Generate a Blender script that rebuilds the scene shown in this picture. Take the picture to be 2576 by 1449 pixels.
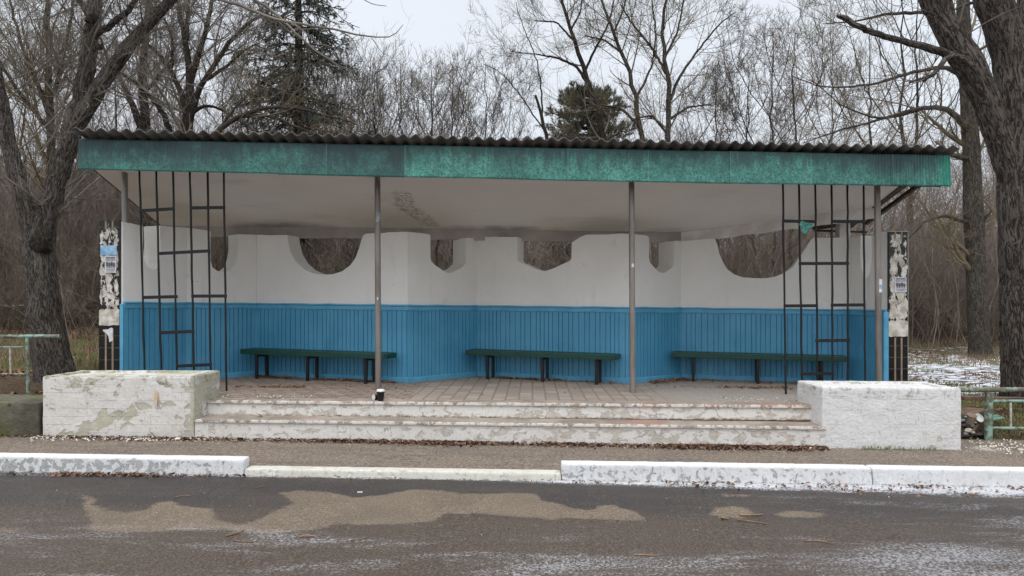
import bpy, bmesh, math, random
import numpy as np
from mathutils import Vector

# ------------------------------------------------------------------ scene, camera, light
for o in list(bpy.data.objects):
    bpy.data.objects.remove(o, do_unlink=True)
SC = bpy.context.scene
COL = SC.collection
random.seed(7)
RNG = np.random.default_rng(11)

F, U0, V0, EYE = 1717.0, 1288.0, 768.0, 1.60
cam = bpy.data.cameras.new("camera")
camo = bpy.data.objects.new("camera", cam)
COL.objects.link(camo)
camo.location = (0, 0, EYE)
camo.rotation_euler = (math.radians(90), 0, 0)
cam.sensor_width = 36.0
cam.lens = 36.0 * F / 2576.0
cam.shift_y = 43.5 / 2576.0
cam.clip_end = 2000
SC.camera = camo

SUN_EL, SUN_ROT = math.radians(62), math.radians(200)
w = bpy.data.worlds.new("World")
SC.world = w
w.use_nodes = True
nt = w.node_tree
nt.nodes.clear()
out = nt.nodes.new('ShaderNodeOutputWorld')
sky = nt.nodes.new('ShaderNodeTexSky')
sky.sky_type = 'NISHITA'
sky.sun_disc = False
sky.sun_elevation = SUN_EL
sky.sun_rotation = SUN_ROT
sky.dust_density = 4.0
bg1 = nt.nodes.new('ShaderNodeBackground')
bg1.inputs[1].default_value = 0.05
nt.links.new(sky.outputs[0], bg1.inputs[0])
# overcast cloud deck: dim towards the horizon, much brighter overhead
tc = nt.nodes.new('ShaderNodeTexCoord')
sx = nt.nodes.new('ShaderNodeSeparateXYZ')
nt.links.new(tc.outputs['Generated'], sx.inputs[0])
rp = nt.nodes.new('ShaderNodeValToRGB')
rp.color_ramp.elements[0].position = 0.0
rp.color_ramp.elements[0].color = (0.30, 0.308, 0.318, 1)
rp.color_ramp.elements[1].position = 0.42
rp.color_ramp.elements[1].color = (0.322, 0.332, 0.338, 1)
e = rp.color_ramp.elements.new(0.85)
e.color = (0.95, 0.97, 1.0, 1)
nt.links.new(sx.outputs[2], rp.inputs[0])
nz = nt.nodes.new('ShaderNodeTexNoise')
nz.inputs['Scale'].default_value = 2.2
nz.inputs['Detail'].default_value = 4
nt.links.new(tc.outputs['Generated'], nz.inputs['Vector'])
mr = nt.nodes.new('ShaderNodeMapRange')
mr.inputs['From Min'].default_value = 0.3
mr.inputs['From Max'].default_value = 0.7
mr.inputs['To Min'].default_value = 0.97
mr.inputs['To Max'].default_value = 1.03
nt.links.new(nz.outputs[0], mr.inputs['Value'])
vm = nt.nodes.new('ShaderNodeVectorMath')
vm.operation = 'SCALE'
nt.links.new(rp.outputs[0], vm.inputs[0])
nt.links.new(mr.outputs[0], vm.inputs['Scale'])
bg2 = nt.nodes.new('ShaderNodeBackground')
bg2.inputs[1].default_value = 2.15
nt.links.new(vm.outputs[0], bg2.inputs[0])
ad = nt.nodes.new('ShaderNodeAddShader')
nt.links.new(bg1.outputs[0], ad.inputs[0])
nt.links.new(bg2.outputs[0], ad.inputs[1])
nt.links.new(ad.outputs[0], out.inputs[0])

sun = bpy.data.lights.new("sun", 'SUN')
sun.energy = 0.5
sun.angle = math.radians(25)
sun.color = (1.0, 0.97, 0.93)
suno = bpy.data.objects.new("sun", sun)
COL.objects.link(suno)
suno.rotation_euler = (math.radians(28), 0, math.radians(-20))

SC.view_settings.view_transform = 'Standard'
SC.view_settings.look = 'None'
SC.view_settings.gamma = 1.0
SC.view_settings.exposure = 0.12
try:
    SC.cycles.max_bounces = 6
    SC.cycles.diffuse_bounces = 4
    SC.cycles.glossy_bounces = 2
    SC.cycles.transparent_max_bounces = 4
except Exception:
    pass

# ------------------------------------------------------------------ helpers
def bp(u, v, Y):
    """world point at depth Y seen at view coordinate (u, v)"""
    return np.array([(u - U0) * Y / F, Y, EYE - (v - V0) * Y / F])

def _h(ix, iy, iz, s):
    n = (ix * 374761393 + iy * 668265263 + iz * 2147483647 + s * 974711) & 0xffffffff
    n = ((n ^ (n >> 13)) * 1274126177) & 0xffffffff
    n = (n ^ (n >> 16)) & 0xffffffff
    return n / 4294967295.0

def vnoise(p, s=0):
    p = np.asarray(p, float)
    i = np.floor(p).astype(np.int64)
    f = p - i
    f = f * f * (3 - 2 * f)
    r = 0
    for dx in (0, 1):
        for dy in (0, 1):
            for dz in (0, 1):
                wgt = (f[..., 0] if dx else 1 - f[..., 0]) * (f[..., 1] if dy else 1 - f[..., 1]) * (f[..., 2] if dz else 1 - f[..., 2])
                r = r + wgt * _h(i[..., 0] + dx, i[..., 1] + dy, i[..., 2] + dz, s)
    return r

def fbm(p, sc, octv=4, s=0):
    p = np.asarray(p, float) * sc
    a, t, r = 1.0, 0.0, 0
    for k in range(octv):
        r = r + a * vnoise(p, s + k * 17)
        t += a
        a *= 0.55
        p = p * 2.03 + 11.3
    return r / t

ORG = {}
def empty(name, loc=(0, 0, 0)):
    o = bpy.data.objects.new(name, None)
    o.location = loc
    o.empty_display_size = 0.2
    COL.objects.link(o)
    ORG[o.name] = np.array(loc, float)
    return o

def tag(o, label=None, cat=None, group=None, kind=None):
    if label: o['label'] = label
    if cat: o['category'] = cat
    if group: o['group'] = group
    if kind: o['kind'] = kind
    return o

def mesh(name, verts, faces, mat, parent=None, smooth=False, attrs=None, vec=None):
    """verts in world metres; stored relative to the parent's origin"""
    verts = np.asarray(verts, float).reshape(-1, 3)
    org = ORG[parent.name] if parent is not None else np.zeros(3)
    base = org
    loc = (0, 0, 0)
    if parent is None and len(verts):
        base = np.array([verts[:, 0].mean(), verts[:, 1].mean(), verts[:, 2].min()])
        loc = tuple(base)
    me = bpy.data.meshes.new(name)
    v = (verts - base)
    if isinstance(faces, np.ndarray):
        nf, k = faces.shape
        me.vertices.add(len(v))
        me.vertices.foreach_set('co', v.astype(np.float32).ravel())
        me.loops.add(nf * k)
        me.loops.foreach_set('vertex_index', faces.astype(np.int32).ravel())
        me.polygons.add(nf)
        me.polygons.foreach_set('loop_start', np.arange(0, nf * k, k, dtype=np.int32))
        me.polygons.foreach_set('loop_total', np.full(nf, k, dtype=np.int32))
        me.update(calc_edges=True)
    else:
        me.from_pydata(v.tolist(), [], [list(map(int, f)) for f in faces])
        me.update()
    if attrs:
        for k_, a in attrs.items():
            at = me.attributes.new(k_, 'FLOAT', 'POINT')
            at.data.foreach_set('value', np.asarray(a, np.float32).ravel())
    if vec is not None:
        at = me.attributes.new('bk', 'FLOAT_VECTOR', 'POINT')
        at.data.foreach_set('vector', np.asarray(vec, np.float32).ravel())
    if smooth:
        me.polygons.foreach_set('use_smooth', np.ones(len(me.polygons), dtype=bool))
    if mat: me.materials.append(mat)
    o = bpy.data.objects.new(name, me)
    COL.objects.link(o)
    if parent is not None:
        o.parent = parent
        ORG[o.name] = org
    else:
        o.location = loc
        ORG[o.name] = base
    return o

def bevel(o, wdt=0.006, seg=2, ang=35):
    m = o.modifiers.new('bevel', 'BEVEL')
    m.width = wdt
    m.segments = seg
    m.limit_method = 'ANGLE'
    m.angle_limit = math.radians(ang)
    return o

class MB:
    """collects shapes of ONE part"""
    def __init__(s): s.v, s.f = [], []
    def add(s, v, f):
        n = len(s.v)
        s.v.extend([tuple(map(float, p)) for p in v])
        s.f.extend([[i + n for i in q] for q in f])
    def hexa(s, c):   # 8 corners: bottom 4 ccw, top 4 ccw
        s.add(c, [(3, 2, 1, 0), (4, 5, 6, 7), (0, 1, 5, 4), (1, 2, 6, 5), (2, 3, 7, 6), (3, 0, 4, 7)])
    def box(s, x0, x1, y0, y1, z0, z1):
        s.hexa([(x0, y0, z0), (x1, y0, z0), (x1, y1, z0), (x0, y1, z0), (x0, y0, z1), (x1, y0, z1), (x1, y1, z1), (x0, y1, z1)])
    def obox(s, p0, ux, uy, a0, a1, b0, b1, z0, z1):
        """box in a frame: origin p0, plan axes ux, uy"""
        P = lambda a, b, z: (p0[0] + ux[0] * a + uy[0] * b, p0[1] + ux[1] * a + uy[1] * b, z)
        s.hexa([P(a0, b0, z0), P(a1, b0, z0), P(a1, b1, z0), P(a0, b1, z0), P(a0, b0, z1), P(a1, b0, z1), P(a1, b1, z1), P(a0, b1, z1)])
    def bar(s, p, q, wd, dp=None, n=4):
        p, q = Vector(p), Vector(q)
        d = (q - p).normalized()
        ref = Vector((0, 1, 0)) if abs(d.y) < 0.9 else Vector((1, 0, 0))
        a = d.cross(ref).normalized()
        b = d.cross(a).normalized()
        dp = wd if dp is None else dp
        vs = []
        for c in (p, q):
            for sa, sb in ((-1, -1), (1, -1), (1, 1), (-1, 1)):
                vs.append(c + a * sa * wd / 2 + b * sb * dp / 2)
        s.add(vs, [(3, 2, 1, 0), (4, 5, 6, 7), (0, 1, 5, 4), (1, 2, 6, 5), (2, 3, 7, 6), (3, 0, 4, 7)])
    def lathe(s, c, prof, n=20, axis=(0, 0, 1)):
        ax = Vector(axis).normalized()
        q = Vector((0, 0, 1)).rotation_difference(ax)
        vs, fs = [], []
        for r, z in prof:
            for k in range(n):
                t = 2 * math.pi * k / n
                vs.append(Vector(c) + q @ Vector((r * math.cos(t), r * math.sin(t), z)))
        for i in range(len(prof) - 1):
            for k in range(n):
                fs.append((i * n + k, i * n + (k + 1) % n, (i + 1) * n + (k + 1) % n, (i + 1) * n + k))
        fs.append(list(range(n))[::-1])
        fs.append([(len(prof) - 1) * n + k for k in range(n)])
        s.add(vs, fs)
    def build(s, name, mat, parent=None, smooth=False):
        return mesh(name, s.v, s.f, mat, parent, smooth)

def tubes(P, R, sides):
    """P (N,K,3) polylines, R (N,K) radii -> verts, quad faces, bark coordinates"""
    N, K, _ = P.shape
    T = np.gradient(P, axis=1)
    T /= np.linalg.norm(T, axis=2, keepdims=True) + 1e-9
    mean = P[:, -1] - P[:, 0]
    ref = np.where(np.abs(mean[:, 2:3]) > 0.75 * np.linalg.norm(mean, axis=1, keepdims=True), np.array([[0.97, 0.2, 0.0]]), np.array([[0.0, 0.1, 1.0]]))
    A = np.cross(T, ref[:, None, :])
    A /= np.linalg.norm(A, axis=2, keepdims=True) + 1e-9
    B = np.cross(T, A)
    th = np.arange(sides) * 2 * math.pi / sides
    ring = A[:, :, None, :] * np.cos(th)[None, None, :, None] + B[:, :, None, :] * np.sin(th)[None, None, :, None]
    V = P[:, :, None, :] + ring * R[:, :, None, None]
    seg = np.concatenate([np.zeros((N, 1)), np.cumsum(np.linalg.norm(np.diff(P, axis=1), axis=2), axis=1)], axis=1)
    bk = np.zeros((N, K, sides, 3))
    bk[..., 0] = np.cos(th) * R[:, :, None]
    bk[..., 1] = np.sin(th) * R[:, :, None]
    bk[..., 2] = seg[:, :, None] + (np.arange(N) * 3.7 % 50)[:, None, None]
    idx = np.arange(N * K * sides).reshape(N, K, sides)
    a = idx[:, :-1, :]
    b = np.roll(a, -1, axis=2)
    d = idx[:, 1:, :]
    c = np.roll(d, -1, axis=2)
    Fq = np.stack([a, b, c, d], axis=-1).reshape(-1, 4)
    return V.reshape(-1, 3), Fq, bk.reshape(-1, 3)

def tube_mesh(name, sets, mat, parent=None, rough=0.0):
    vs, fs, bs, n = [], [], [], 0
    for P, R, s in sets:
        v, f, b = tubes(P, R, s)
        vs.append(v); fs.append(f + n); bs.append(b)
        n += len(v)
    V = np.concatenate(vs)
    return mesh(name, V, np.concatenate(fs), mat, parent, True, None, np.concatenate(bs))

def resample(pts, rad, K):
    pts = np.asarray(pts, float); rad = np.asarray(rad, float)
    d = np.concatenate([[0], np.cumsum(np.linalg.norm(np.diff(pts, axis=0), axis=1))])
    t = np.linspace(0, d[-1], K)
    P = np.stack([np.interp(t, d, pts[:, i]) for i in range(3)], 1)
    for _ in range(2 if K > 8 else 0):
        P[1:-1] = 0.25 * P[:-2] + 0.5 * P[1:-1] + 0.25 * P[2:]
    return P, np.interp(t, d, rad)

def spawn(P, R, n, t0=0.2, t1=0.98, ang=(30, 65), lf=(0.35, 0.6), K=5, lift=0.25, wander=0.25, rf=0.55, rmin=0.003, flat=0.0, L=None, rng=RNG, tip=0.35):
    N, KP, _ = P.shape
    T = rng.uniform(t0, t1, (N, n))
    x = T * (KP - 1)
    i = np.minimum(x.astype(int), KP - 2)
    f = (x - i)[..., None]
    ar = np.arange(N)[:, None]
    S = P[ar, i] * (1 - f) + P[ar, i + 1] * f
    tan = P[ar, i + 1] - P[ar, i]
    tan /= np.linalg.norm(tan, axis=2, keepdims=True) + 1e-9
    r0 = R[ar, i] * (1 - f[..., 0]) + R[ar, i + 1] * f[..., 0]
    if L is None:
        L = np.linalg.norm(np.diff(P, axis=1), axis=2).sum(1)
        Lc = L[:, None] * rng.uniform(lf[0], lf[1], (N, n)) * (1.15 - 0.6 * T)
    else:
        Lc = rng.uniform(lf[0], lf[1], (N, n)) * L
    rv = rng.normal(size=(N, n, 3))
    rv[..., 1] *= (1 - flat)
    rv -= (rv * tan).sum(2, keepdims=True) * tan
    rv /= np.linalg.norm(rv, axis=2, keepdims=True) + 1e-9
    A = np.radians(rng.uniform(ang[0], ang[1], (N, n)))[..., None]
    D = np.cos(A) * tan + np.sin(A) * rv
    M = N * n
    D = D.reshape(M, 3); S = S.reshape(M, 3); Lc = Lc.reshape(M); r0 = r0.reshape(M)
    pts = [S]
    stp = (Lc / (K - 1))[:, None]
    d = D
    wv = rng.normal(size=(M, 3)) * wander
    for k in range(K - 1):
        pts.append(pts[-1] + d * stp)
        wv = wv * 0.4 + rng.normal(size=(M, 3)) * wander * 0.7
        d = d + wv / (K - 1) * 2 + np.array([0, 0, lift]) / (K - 1) * 2
        d = d / (np.linalg.norm(d, axis=1, keepdims=True) + 1e-9)
    P2 = np.stack(pts, 1)
    rs = np.maximum(r0 * rf * rng.uniform(0.6, 1.0, M), rmin)
    R2 = rs[:, None] * np.linspace(1, tip, K)[None, :]
    return P2, R2

# ---- shader helper
class NT:
    def __init__(s, name):
        s.m = bpy.data.materials.new(name)
        s.m.use_nodes = True
        s.t = s.m.node_tree
        s.t.nodes.clear()
        s.o = s.t.nodes.new('ShaderNodeOutputMaterial')
        s.b = s.t.nodes.new('ShaderNodeBsdfPrincipled')
        s.t.links.new(s.b.outputs[0], s.o.inputs[0])
        s.tc = s.t.nodes.new('ShaderNodeTexCoord')
        s.co = s.tc.outputs['Object']
    def _in(s, sock, v):
        if isinstance(v, bpy.types.NodeSocket): s.t.links.new(v, sock)
        elif isinstance(v, (tuple, list)) and len(v) == 3 and sock.type == 'RGBA': sock.default_value = (*v, 1)
        else: sock.default_value = v
    def mapping(s, sc=(1, 1, 1), vec=None, rot=(0, 0, 0), loc=(0, 0, 0)):
        n = s.t.nodes.new('ShaderNodeMapping')
        n.inputs['Scale'].default_value = sc
        n.inputs['Rotation'].default_value = rot
        n.inputs['Location'].default_value = loc
        s._in(n.inputs[0], vec or s.co)
        return n.outputs[0]
    def noise(s, sc, det=4, vec=None, rough=0.55, dist=0.0):
        n = s.t.nodes.new('ShaderNodeTexNoise')
        n.inputs['Scale'].default_value = sc
        n.inputs['Detail'].default_value = det
        n.inputs['Roughness'].default_value = rough
        n.inputs['Distortion'].default_value = dist
        s._in(n.inputs['Vector'], vec or s.co)
        return n.outputs[0]
    def voro(s, sc, vec=None, feat='F1', out=0, rnd=1.0):
        n = s.t.nodes.new('ShaderNodeTexVoronoi')
        n.feature = feat
        n.inputs['Scale'].default_value = sc
        n.inputs['Randomness'].default_value = rnd
        s._in(n.inputs['Vector'], vec or s.co)
        return n.outputs[out]
    def ramp(s, f, a, b, lo=0.0, hi=1.0):
        n = s.t.nodes.new('ShaderNodeMapRange')
        n.interpolation_type = 'SMOOTHSTEP'
        n.inputs['From Min'].default_value = a
        n.inputs['From Max'].default_value = b
        n.inputs['To Min'].default_value = lo
        n.inputs['To Max'].default_value = hi
        s._in(n.inputs['Value'], f)
        return n.outputs[0]
    def math(s, op, a, b=0.0):
        n = s.t.nodes.new('ShaderNodeMath')
        n.operation = op
        s._in(n.inputs[0], a); s._in(n.inputs[1], b)
        return n.outputs[0]
    def mix(s, f, a, b, mode='MIX'):
        n = s.t.nodes.new('ShaderNodeMix')
        n.data_type = 'RGBA'
        n.blend_type = mode
        s._in(n.inputs[0], f); s._in(n.inputs[6], a); s._in(n.inputs[7], b)
        return n.outputs[2]
    def attr(s, name, vec=False):
        n = s.t.nodes.new('ShaderNodeAttribute')
        n.attribute_name = name
        return n.outputs['Vector' if vec else 'Fac']
    def xyz(s, vec=None):
        n = s.t.nodes.new('ShaderNodeSeparateXYZ')
        s._in(n.inputs[0], vec or s.co)
        return n.outputs
    def bump(s, h, st=0.4, d=0.01):
        n = s.t.nodes.new('ShaderNodeBump')
        n.inputs['Strength'].default_value = st
        n.inputs['Distance'].default_value = d
        s._in(n.inputs['Height'], h)
        s.t.links.new(n.outputs[0], s.b.inputs['Normal'])
    def done(s, col, rough=0.8, metal=0.0, spec=0.3):
        s._in(s.b.inputs['Base Color'], col)
        s._in(s.b.inputs['Roughness'], rough)
        s._in(s.b.inputs['Metallic'], metal)
        s.b.inputs['Specular IOR Level'].default_value = spec
        return s.m

def m_plain(name, c, c2=None, sc=8, rough=0.8, metal=0, spec=0.3, bump=0.0):
    n = NT(name)
    c2 = c2 or tuple(x * 0.7 for x in c)
    f = n.ramp(n.noise(sc, 5), 0.35, 0.65)
    if bump: n.bump(n.noise(sc * 6, 4), bump, 0.004)
    return n.done(n.mix(f, c, c2), rough, metal, spec)

def m_plaster(name, c, c2, stain=(0.42, 0.36, 0.28)):
    n = NT(name)
    big = n.ramp(n.noise(1.3, 3), 0.3, 0.7)
    fine = n.noise(35, 4)
    col = n.mix(big, c, c2)
    col = n.mix(n.ramp(n.noise(4.5, 6, None, 0.7), 0.60, 0.78, 0, 0.35), col, stain)
    st = n.ramp(n.noise(6, 4, n.mapping((1, 1, 0.12))), 0.58, 0.75, 0, 0.18)
    col = n.mix(st, col, (0.30, 0.27, 0.23))
    scr = n.ramp(n.math('ABSOLUTE', n.math('SUBTRACT', n.noise(4, 2, n.mapping((1, 1, 0.35)), 0.5, 3.0), 0.5)), 0.0, 0.006, 1, 0)
    col = n.mix(n.math('MULTIPLY', n.math('MULTIPLY', scr, n.ramp(n.noise(1.1, 3), 0.55, 0.62)), 0.45), col, (0.30, 0.26, 0.23))
    chip = n.ramp(n.noise(22, 3, None, 0.5), 0.74, 0.76)
    col = n.mix(n.math('MULTIPLY', chip, n.ramp(n.noise(1.9, 2), 0.5, 0.6)), col, (0.35, 0.31, 0.26))
    n.bump(n.math('ADD', n.noise(7, 3), n.math('MULTIPLY', fine, 0.25)), 0.35, 0.02)
    return n.done(col, 0.88, 0, 0.2)

def m_peel(name, paint, under, under2, th=0.55, soft=0.01, sc=6, stretch=1.0, dirt=(0.16, 0.13, 0.10), course=0.0, cdark=0.5, stucco=0.0):
    """flaking whitewash: attribute 'pl' adds to the peeling, 'dt' adds dirt"""
    n = NT(name)
    a = n.attr('pl'); d = n.attr('dt')
    v = n.mapping((1, 1, stretch))
    f = n.math('ADD', n.noise(sc, 9, v, 0.62, 0.4), a)
    m = n.ramp(f, th, th + soft + 0.015)
    u = n.mix(n.ramp(n.noise(9, 5), 0.35, 0.65), under, under2)
    pw = n.mix(n.ramp(n.noise(3, 6, None, 0.7), 0.45, 0.75, 0, 0.6), paint, tuple(x * y for x, y in zip(paint, (0.82, 0.78, 0.70))))
    col = n.mix(m, pw, u)
    edge = n.math('MULTIPLY', n.ramp(f, th - 0.012, th), n.ramp(f, th + 0.012, th + 0.03, 1, 0))
    col = n.mix(n.math('MULTIPLY', edge, 0.35), col, (0.25, 0.21, 0.16))
    dd = n.ramp(n.math('ADD', n.noise(13, 6, None, 0.7), d), 0.62, 0.85)
    col = n.mix(dd, col, dirt)
    # fine overall grain and hairline cracks
    col = n.mix(n.ramp(n.noise(28, 6, None, 0.75), 0.42, 0.68, 0, 0.35), col, tuple(x * 0.66 for x in paint))
    ck = n.ramp(n.math('ABSOLUTE', n.math('SUBTRACT', n.noise(2.2, 5, n.mapping((1.6, 1, 0.5)), 0.6, 0.6), 0.5)), 0.0, 0.0035, 1, 0)
    col = n.mix(n.math('MULTIPLY', ck, 0.55), col, (0.10, 0.085, 0.07))
    if course:
        zz_ = n.math('ADD', n.math('DIVIDE', n.xyz()[2], course), n.math('MULTIPLY', n.noise(1.5, 3), 0.22))
        ln_ = n.ramp(n.math('ABSOLUTE', n.math('SUBTRACT', n.math('FRACT', zz_), 0.5)), 0.0, 0.045, 1, 0)
        ln_ = n.math('MULTIPLY', ln_, n.ramp(n.noise(3.0, 4, n.mapping((1, 1, 4))), 0.42, 0.60))
        col = n.mix(n.math('MULTIPLY', ln_, cdark), col, (0.14, 0.13, 0.11))
    h = n.math('ADD', n.math('MULTIPLY', m, -0.6), n.math('MULTIPLY', n.noise(30, 5), 0.7))
    if stucco:
        st_ = n.noise(15, 5, n.mapping((0.8, 1, 1.25)), 0.7, 0.2)
        h = n.math('ADD', h, n.math('MULTIPLY', st_, 1.6 * stucco))
        col = n.mix(n.ramp(st_, 0.34, 0.48, 0.14, 0), col, (0.36, 0.35, 0.33))
    n.bump(h, 0.7, 0.010)
    return n.done(col, 0.85, 0, 0.2)

def m_bark(name, c, c2, moss=None, ridge=1.0, mt=0.62):
    n = NT(name)
    v = n.attr('bk', True)
    vv = n.mapping((17 * ridge, 17 * ridge, 3.4 * ridge), v)
    a = n.math('ABSOLUTE', n.math('SUBTRACT', n.noise(1.0, 3, vv, 0.6, 0.9), 0.5))
    b = n.math('ABSOLUTE', n.math('SUBTRACT', n.noise(2.3, 4, n.mapping((1, 1, 0.8), vv, (0, 0, 0), (7, 3, 2)), 0.65, 0.7), 0.5))
    f = n.math('ADD', n.ramp(a, 0.0, 0.10, 0, 0.65), n.ramp(b, 0.0, 0.10, 0, 0.35))
    fine = n.noise(6.0, 6, vv, 0.75)
    f = n.math('MULTIPLY', f, n.ramp(fine, 0.25, 0.6, 0.55, 1.0))
    col = n.mix(n.ramp(f, 0.12, 0.9), c2, c)
    col = n.mix(n.ramp(n.noise(1.3, 5, None, 0.65), 0.42, 0.68, 0, 0.6), col, n.mix(n.ramp(f, 0.1, 0.9), c2, tuple(x * 1.6 for x in c)))
    if moss:
        col = n.mix(n.ramp(n.noise(3.1, 6, None, 0.7), mt, mt + 0.12, 0, 0.85), col, moss)
    n.bump(f, 1.0, 0.035)
    return n.done(col, 0.92, 0, 0.15)

M = {}
M['plaster'] = m_plaster('wall_plaster', (0.78, 0.765, 0.735), (0.72, 0.705, 0.67))
M['reveal'] = M['plaster']

# blue boards
n = NT('blue_boards')
c = n.mix(n.ramp(n.noise(2.0, 4), 0.3, 0.7), (0.064, 0.268, 0.44), (0.088, 0.32, 0.50))
c = n.mix(n.ramp(n.noise(5, 5, n.mapping((6, 6, 0.25))), 0.5, 0.72, 0, 0.35), c, (0.035, 0.20, 0.36))
c = n.mix(n.ramp(n.noise(60, 2), 0.74, 0.76), c, (0.02, 0.05, 0.08))
c = n.mix(n.ramp(n.noise(9, 6, None, 0.75), 0.66, 0.72, 0, 0.35), c, (0.16, 0.36, 0.50))
n.bump(n.noise(10, 4, n.mapping((5, 5, 0.4))), 0.25, 0.006)
M['blue'] = n.done(c, 0.42, 0, 0.4)
n = NT('blue_trim')
c = n.mix(n.ramp(n.noise(6, 5), 0.35, 0.7), (0.10, 0.35, 0.53), (0.075, 0.285, 0.46))
c = n.mix(n.ramp(n.noise(14, 6, None, 0.8), 0.68, 0.74, 0, 0.7), c, (0.36, 0.42, 0.42))
M['bluetrim'] = n.done(c, 0.5, 0, 0.4)

# ceiling
n = NT('painted_ceiling')
x, y, z = n.xyz()
c = n.mix(n.ramp(n.noise(0.7, 3), 0.35, 0.7), (0.82, 0.775, 0.735), (0.76, 0.71, 0.67))
c = n.mix(n.ramp(n.noise(1.6, 5, n.mapping((0.5, 1.6, 1)), 0.6), 0.55, 0.75, 0, 0.4), c, (0.55, 0.50, 0.46))
rear_dark = n.attr('rear_dark')
c = n.mix(n.ramp(n.math('MULTIPLY', rear_dark, n.noise(3.0, 5)), 0.10, 0.70, 0, 0.55), c, (0.13, 0.115, 0.105))
mold = n.attr('mold')
sq = n.noise(9, 5, n.mapping((1, 1, 1)), 0.6, 2.5)
line = n.math('SUBTRACT', 1.0, n.ramp(n.math('ABSOLUTE', n.math('SUBTRACT', sq, 0.5)), 0.010, 0.045))
c = n.mix(n.math('MULTIPLY', line, n.ramp(n.math('ADD', mold, n.math('MULTIPLY', n.math('SUBTRACT', n.noise(6, 4), 0.5), 0.9)), 0.35, 0.75, 0, 0.8)), c, (0.085, 0.065, 0.055))
c = n.mix(n.ramp(n.noise(50, 1), 0.77, 0.785), c, (0.12, 0.1, 0.09))
n.bump(n.noise(2.5, 3), 0.25, 0.03)
M['ceil'] = n.done(c, 0.75, 0, 0.3)

# fascia: faded green fibreglass sheet
n = NT('green_fibreglass')
dk = n.attr('dark'); zz = n.attr('zz'); br = n.attr('bright'); tn = n.attr('tone'); jt = n.attr('joint')
f1 = n.noise(13, 3, n.mapping((1, 1, 1)), 0.6, 3.5)
f2 = n.noise(19, 3, n.mapping((1, 1, 1), None, (0, 0.9, 0), (3, 5, 2)), 0.6, 3.5)
l1 = n.ramp(n.math('ABSOLUTE', n.math('SUBTRACT', f1, 0.5)), 0.0, 0.06, 1, 0)
l2 = n.ramp(n.math('ABSOLUTE', n.math('SUBTRACT', f2, 0.5)), 0.0, 0.04, 1, 0)
speck = n.ramp(n.noise(27, 4, None, 0.8), 0.47, 0.58)
fib = n.math('MAXIMUM', n.math('MAXIMUM', l1, l2), n.math('MULTIPLY', speck, 0.8))
c = n.mix(n.ramp(n.noise(2.3, 4), 0.3, 0.7), (0.004, 0.060, 0.050), (0.006, 0.100, 0.080))
c = n.mix(tn, c, (0.014, 0.048, 0.050))
fa = n.math('MULTIPLY', n.ramp(n.noise(3.5, 6, None, 0.65), 0.30, 0.70, 0.50, 1.0), n.math('SUBTRACT', 1.0, n.math('MULTIPLY', tn, 0.62)))
c = n.mix(n.math('MULTIPLY', fib, fa), c, (0.15, 0.46, 0.39))
c = n.mix(n.ramp(n.math('ADD', n.math('MULTIPLY', zz, 0.55), n.noise(6, 6, n.mapping((2, 2, 0.5)), 0.65)), 0.66, 1.05, 0, 0.85), c, (0.024, 0.055, 0.056))
blot = n.ramp(n.noise(3.2, 6, n.mapping((1, 1, 1)), 0.68), 0.34, 0.56)
strk = n.ramp(n.noise(11, 4, n.mapping((3.0, 3.0, 0.12)), 0.6), 0.25, 0.65, 0.55, 1)
c = n.mix(n.math('MULTIPLY', n.math('MULTIPLY', blot, strk), dk), c, (0.020, 0.042, 0.046))
c = n.mix(n.math('MULTIPLY', br, 0.6), c, (0.01, 0.25, 0.17))
c = n.mix(n.math('MULTIPLY', jt, 0.22), c, (0.16, 0.42, 0.35))
n.bump(fib, 0.3, 0.003)
M['fascia'] = n.done(c, 0.5, 0, 0.35)

M['slate'] = m_plain('grey_roof_slate', (0.105, 0.102, 0.098), (0.19, 0.183, 0.175), 7, 0.9, 0, 0.2, 0.5)
M['wood_dark'] = m_plain('weathered_wood', (0.10, 0.075, 0.055), (0.05, 0.04, 0.03), 10)
M['beam'] = m_plain('painted_beam', (0.42, 0.385, 0.36), (0.34, 0.305, 0.285), 3, 0.8)
M['beamwhite'] = m_plain('painted_timber', (0.70, 0.68, 0.65), (0.55, 0.52, 0.48), 4, 0.8)

n = NT('worn_steel_pole')
c = n.mix(n.ramp(n.noise(8, 5, n.mapping((1, 1, 0.25))), 0.35, 0.7), (0.26, 0.235, 0.215), (0.17, 0.145, 0.128))
c = n.mix(n.ramp(n.noise(30, 4, None, 0.7), 0.66, 0.72, 0, 0.6), c, (0.34, 0.32, 0.29))
M['pole'] = n.done(c, 0.38, 0.35, 0.5)
M['tape'] = m_plain('silver_tape', (0.33, 0.33, 0.34), (0.22, 0.22, 0.23), 20, 0.5, 0.2)
n = NT('black_lattice_paint')
c = n.mix(n.ramp(n.noise(25, 5, None, 0.7), 0.56, 0.7), (0.007, 0.008, 0.009), (0.03, 0.027, 0.025))
n.bump(n.noise(60, 4), 0.6, 0.004)
M['lattice'] = n.done(c, 0.55, 0, 0.35)
M['black'] = m_plain('black_paint', (0.009, 0.009, 0.010), (0.018, 0.017, 0.016), 12, 0.5)

n = NT('dark_green_bench_paint')
c = n.mix(n.ramp(n.noise(5, 5, n.mapping((0.6, 3, 3))), 0.35, 0.7), (0.005, 0.040, 0.028), (0.008, 0.055, 0.038))
n.bump(n.noise(14, 4, n.mapping((0.5, 4, 4))), 0.3, 0.004)
M['bench'] = n.done(c, 0.38, 0, 0.45)

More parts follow.
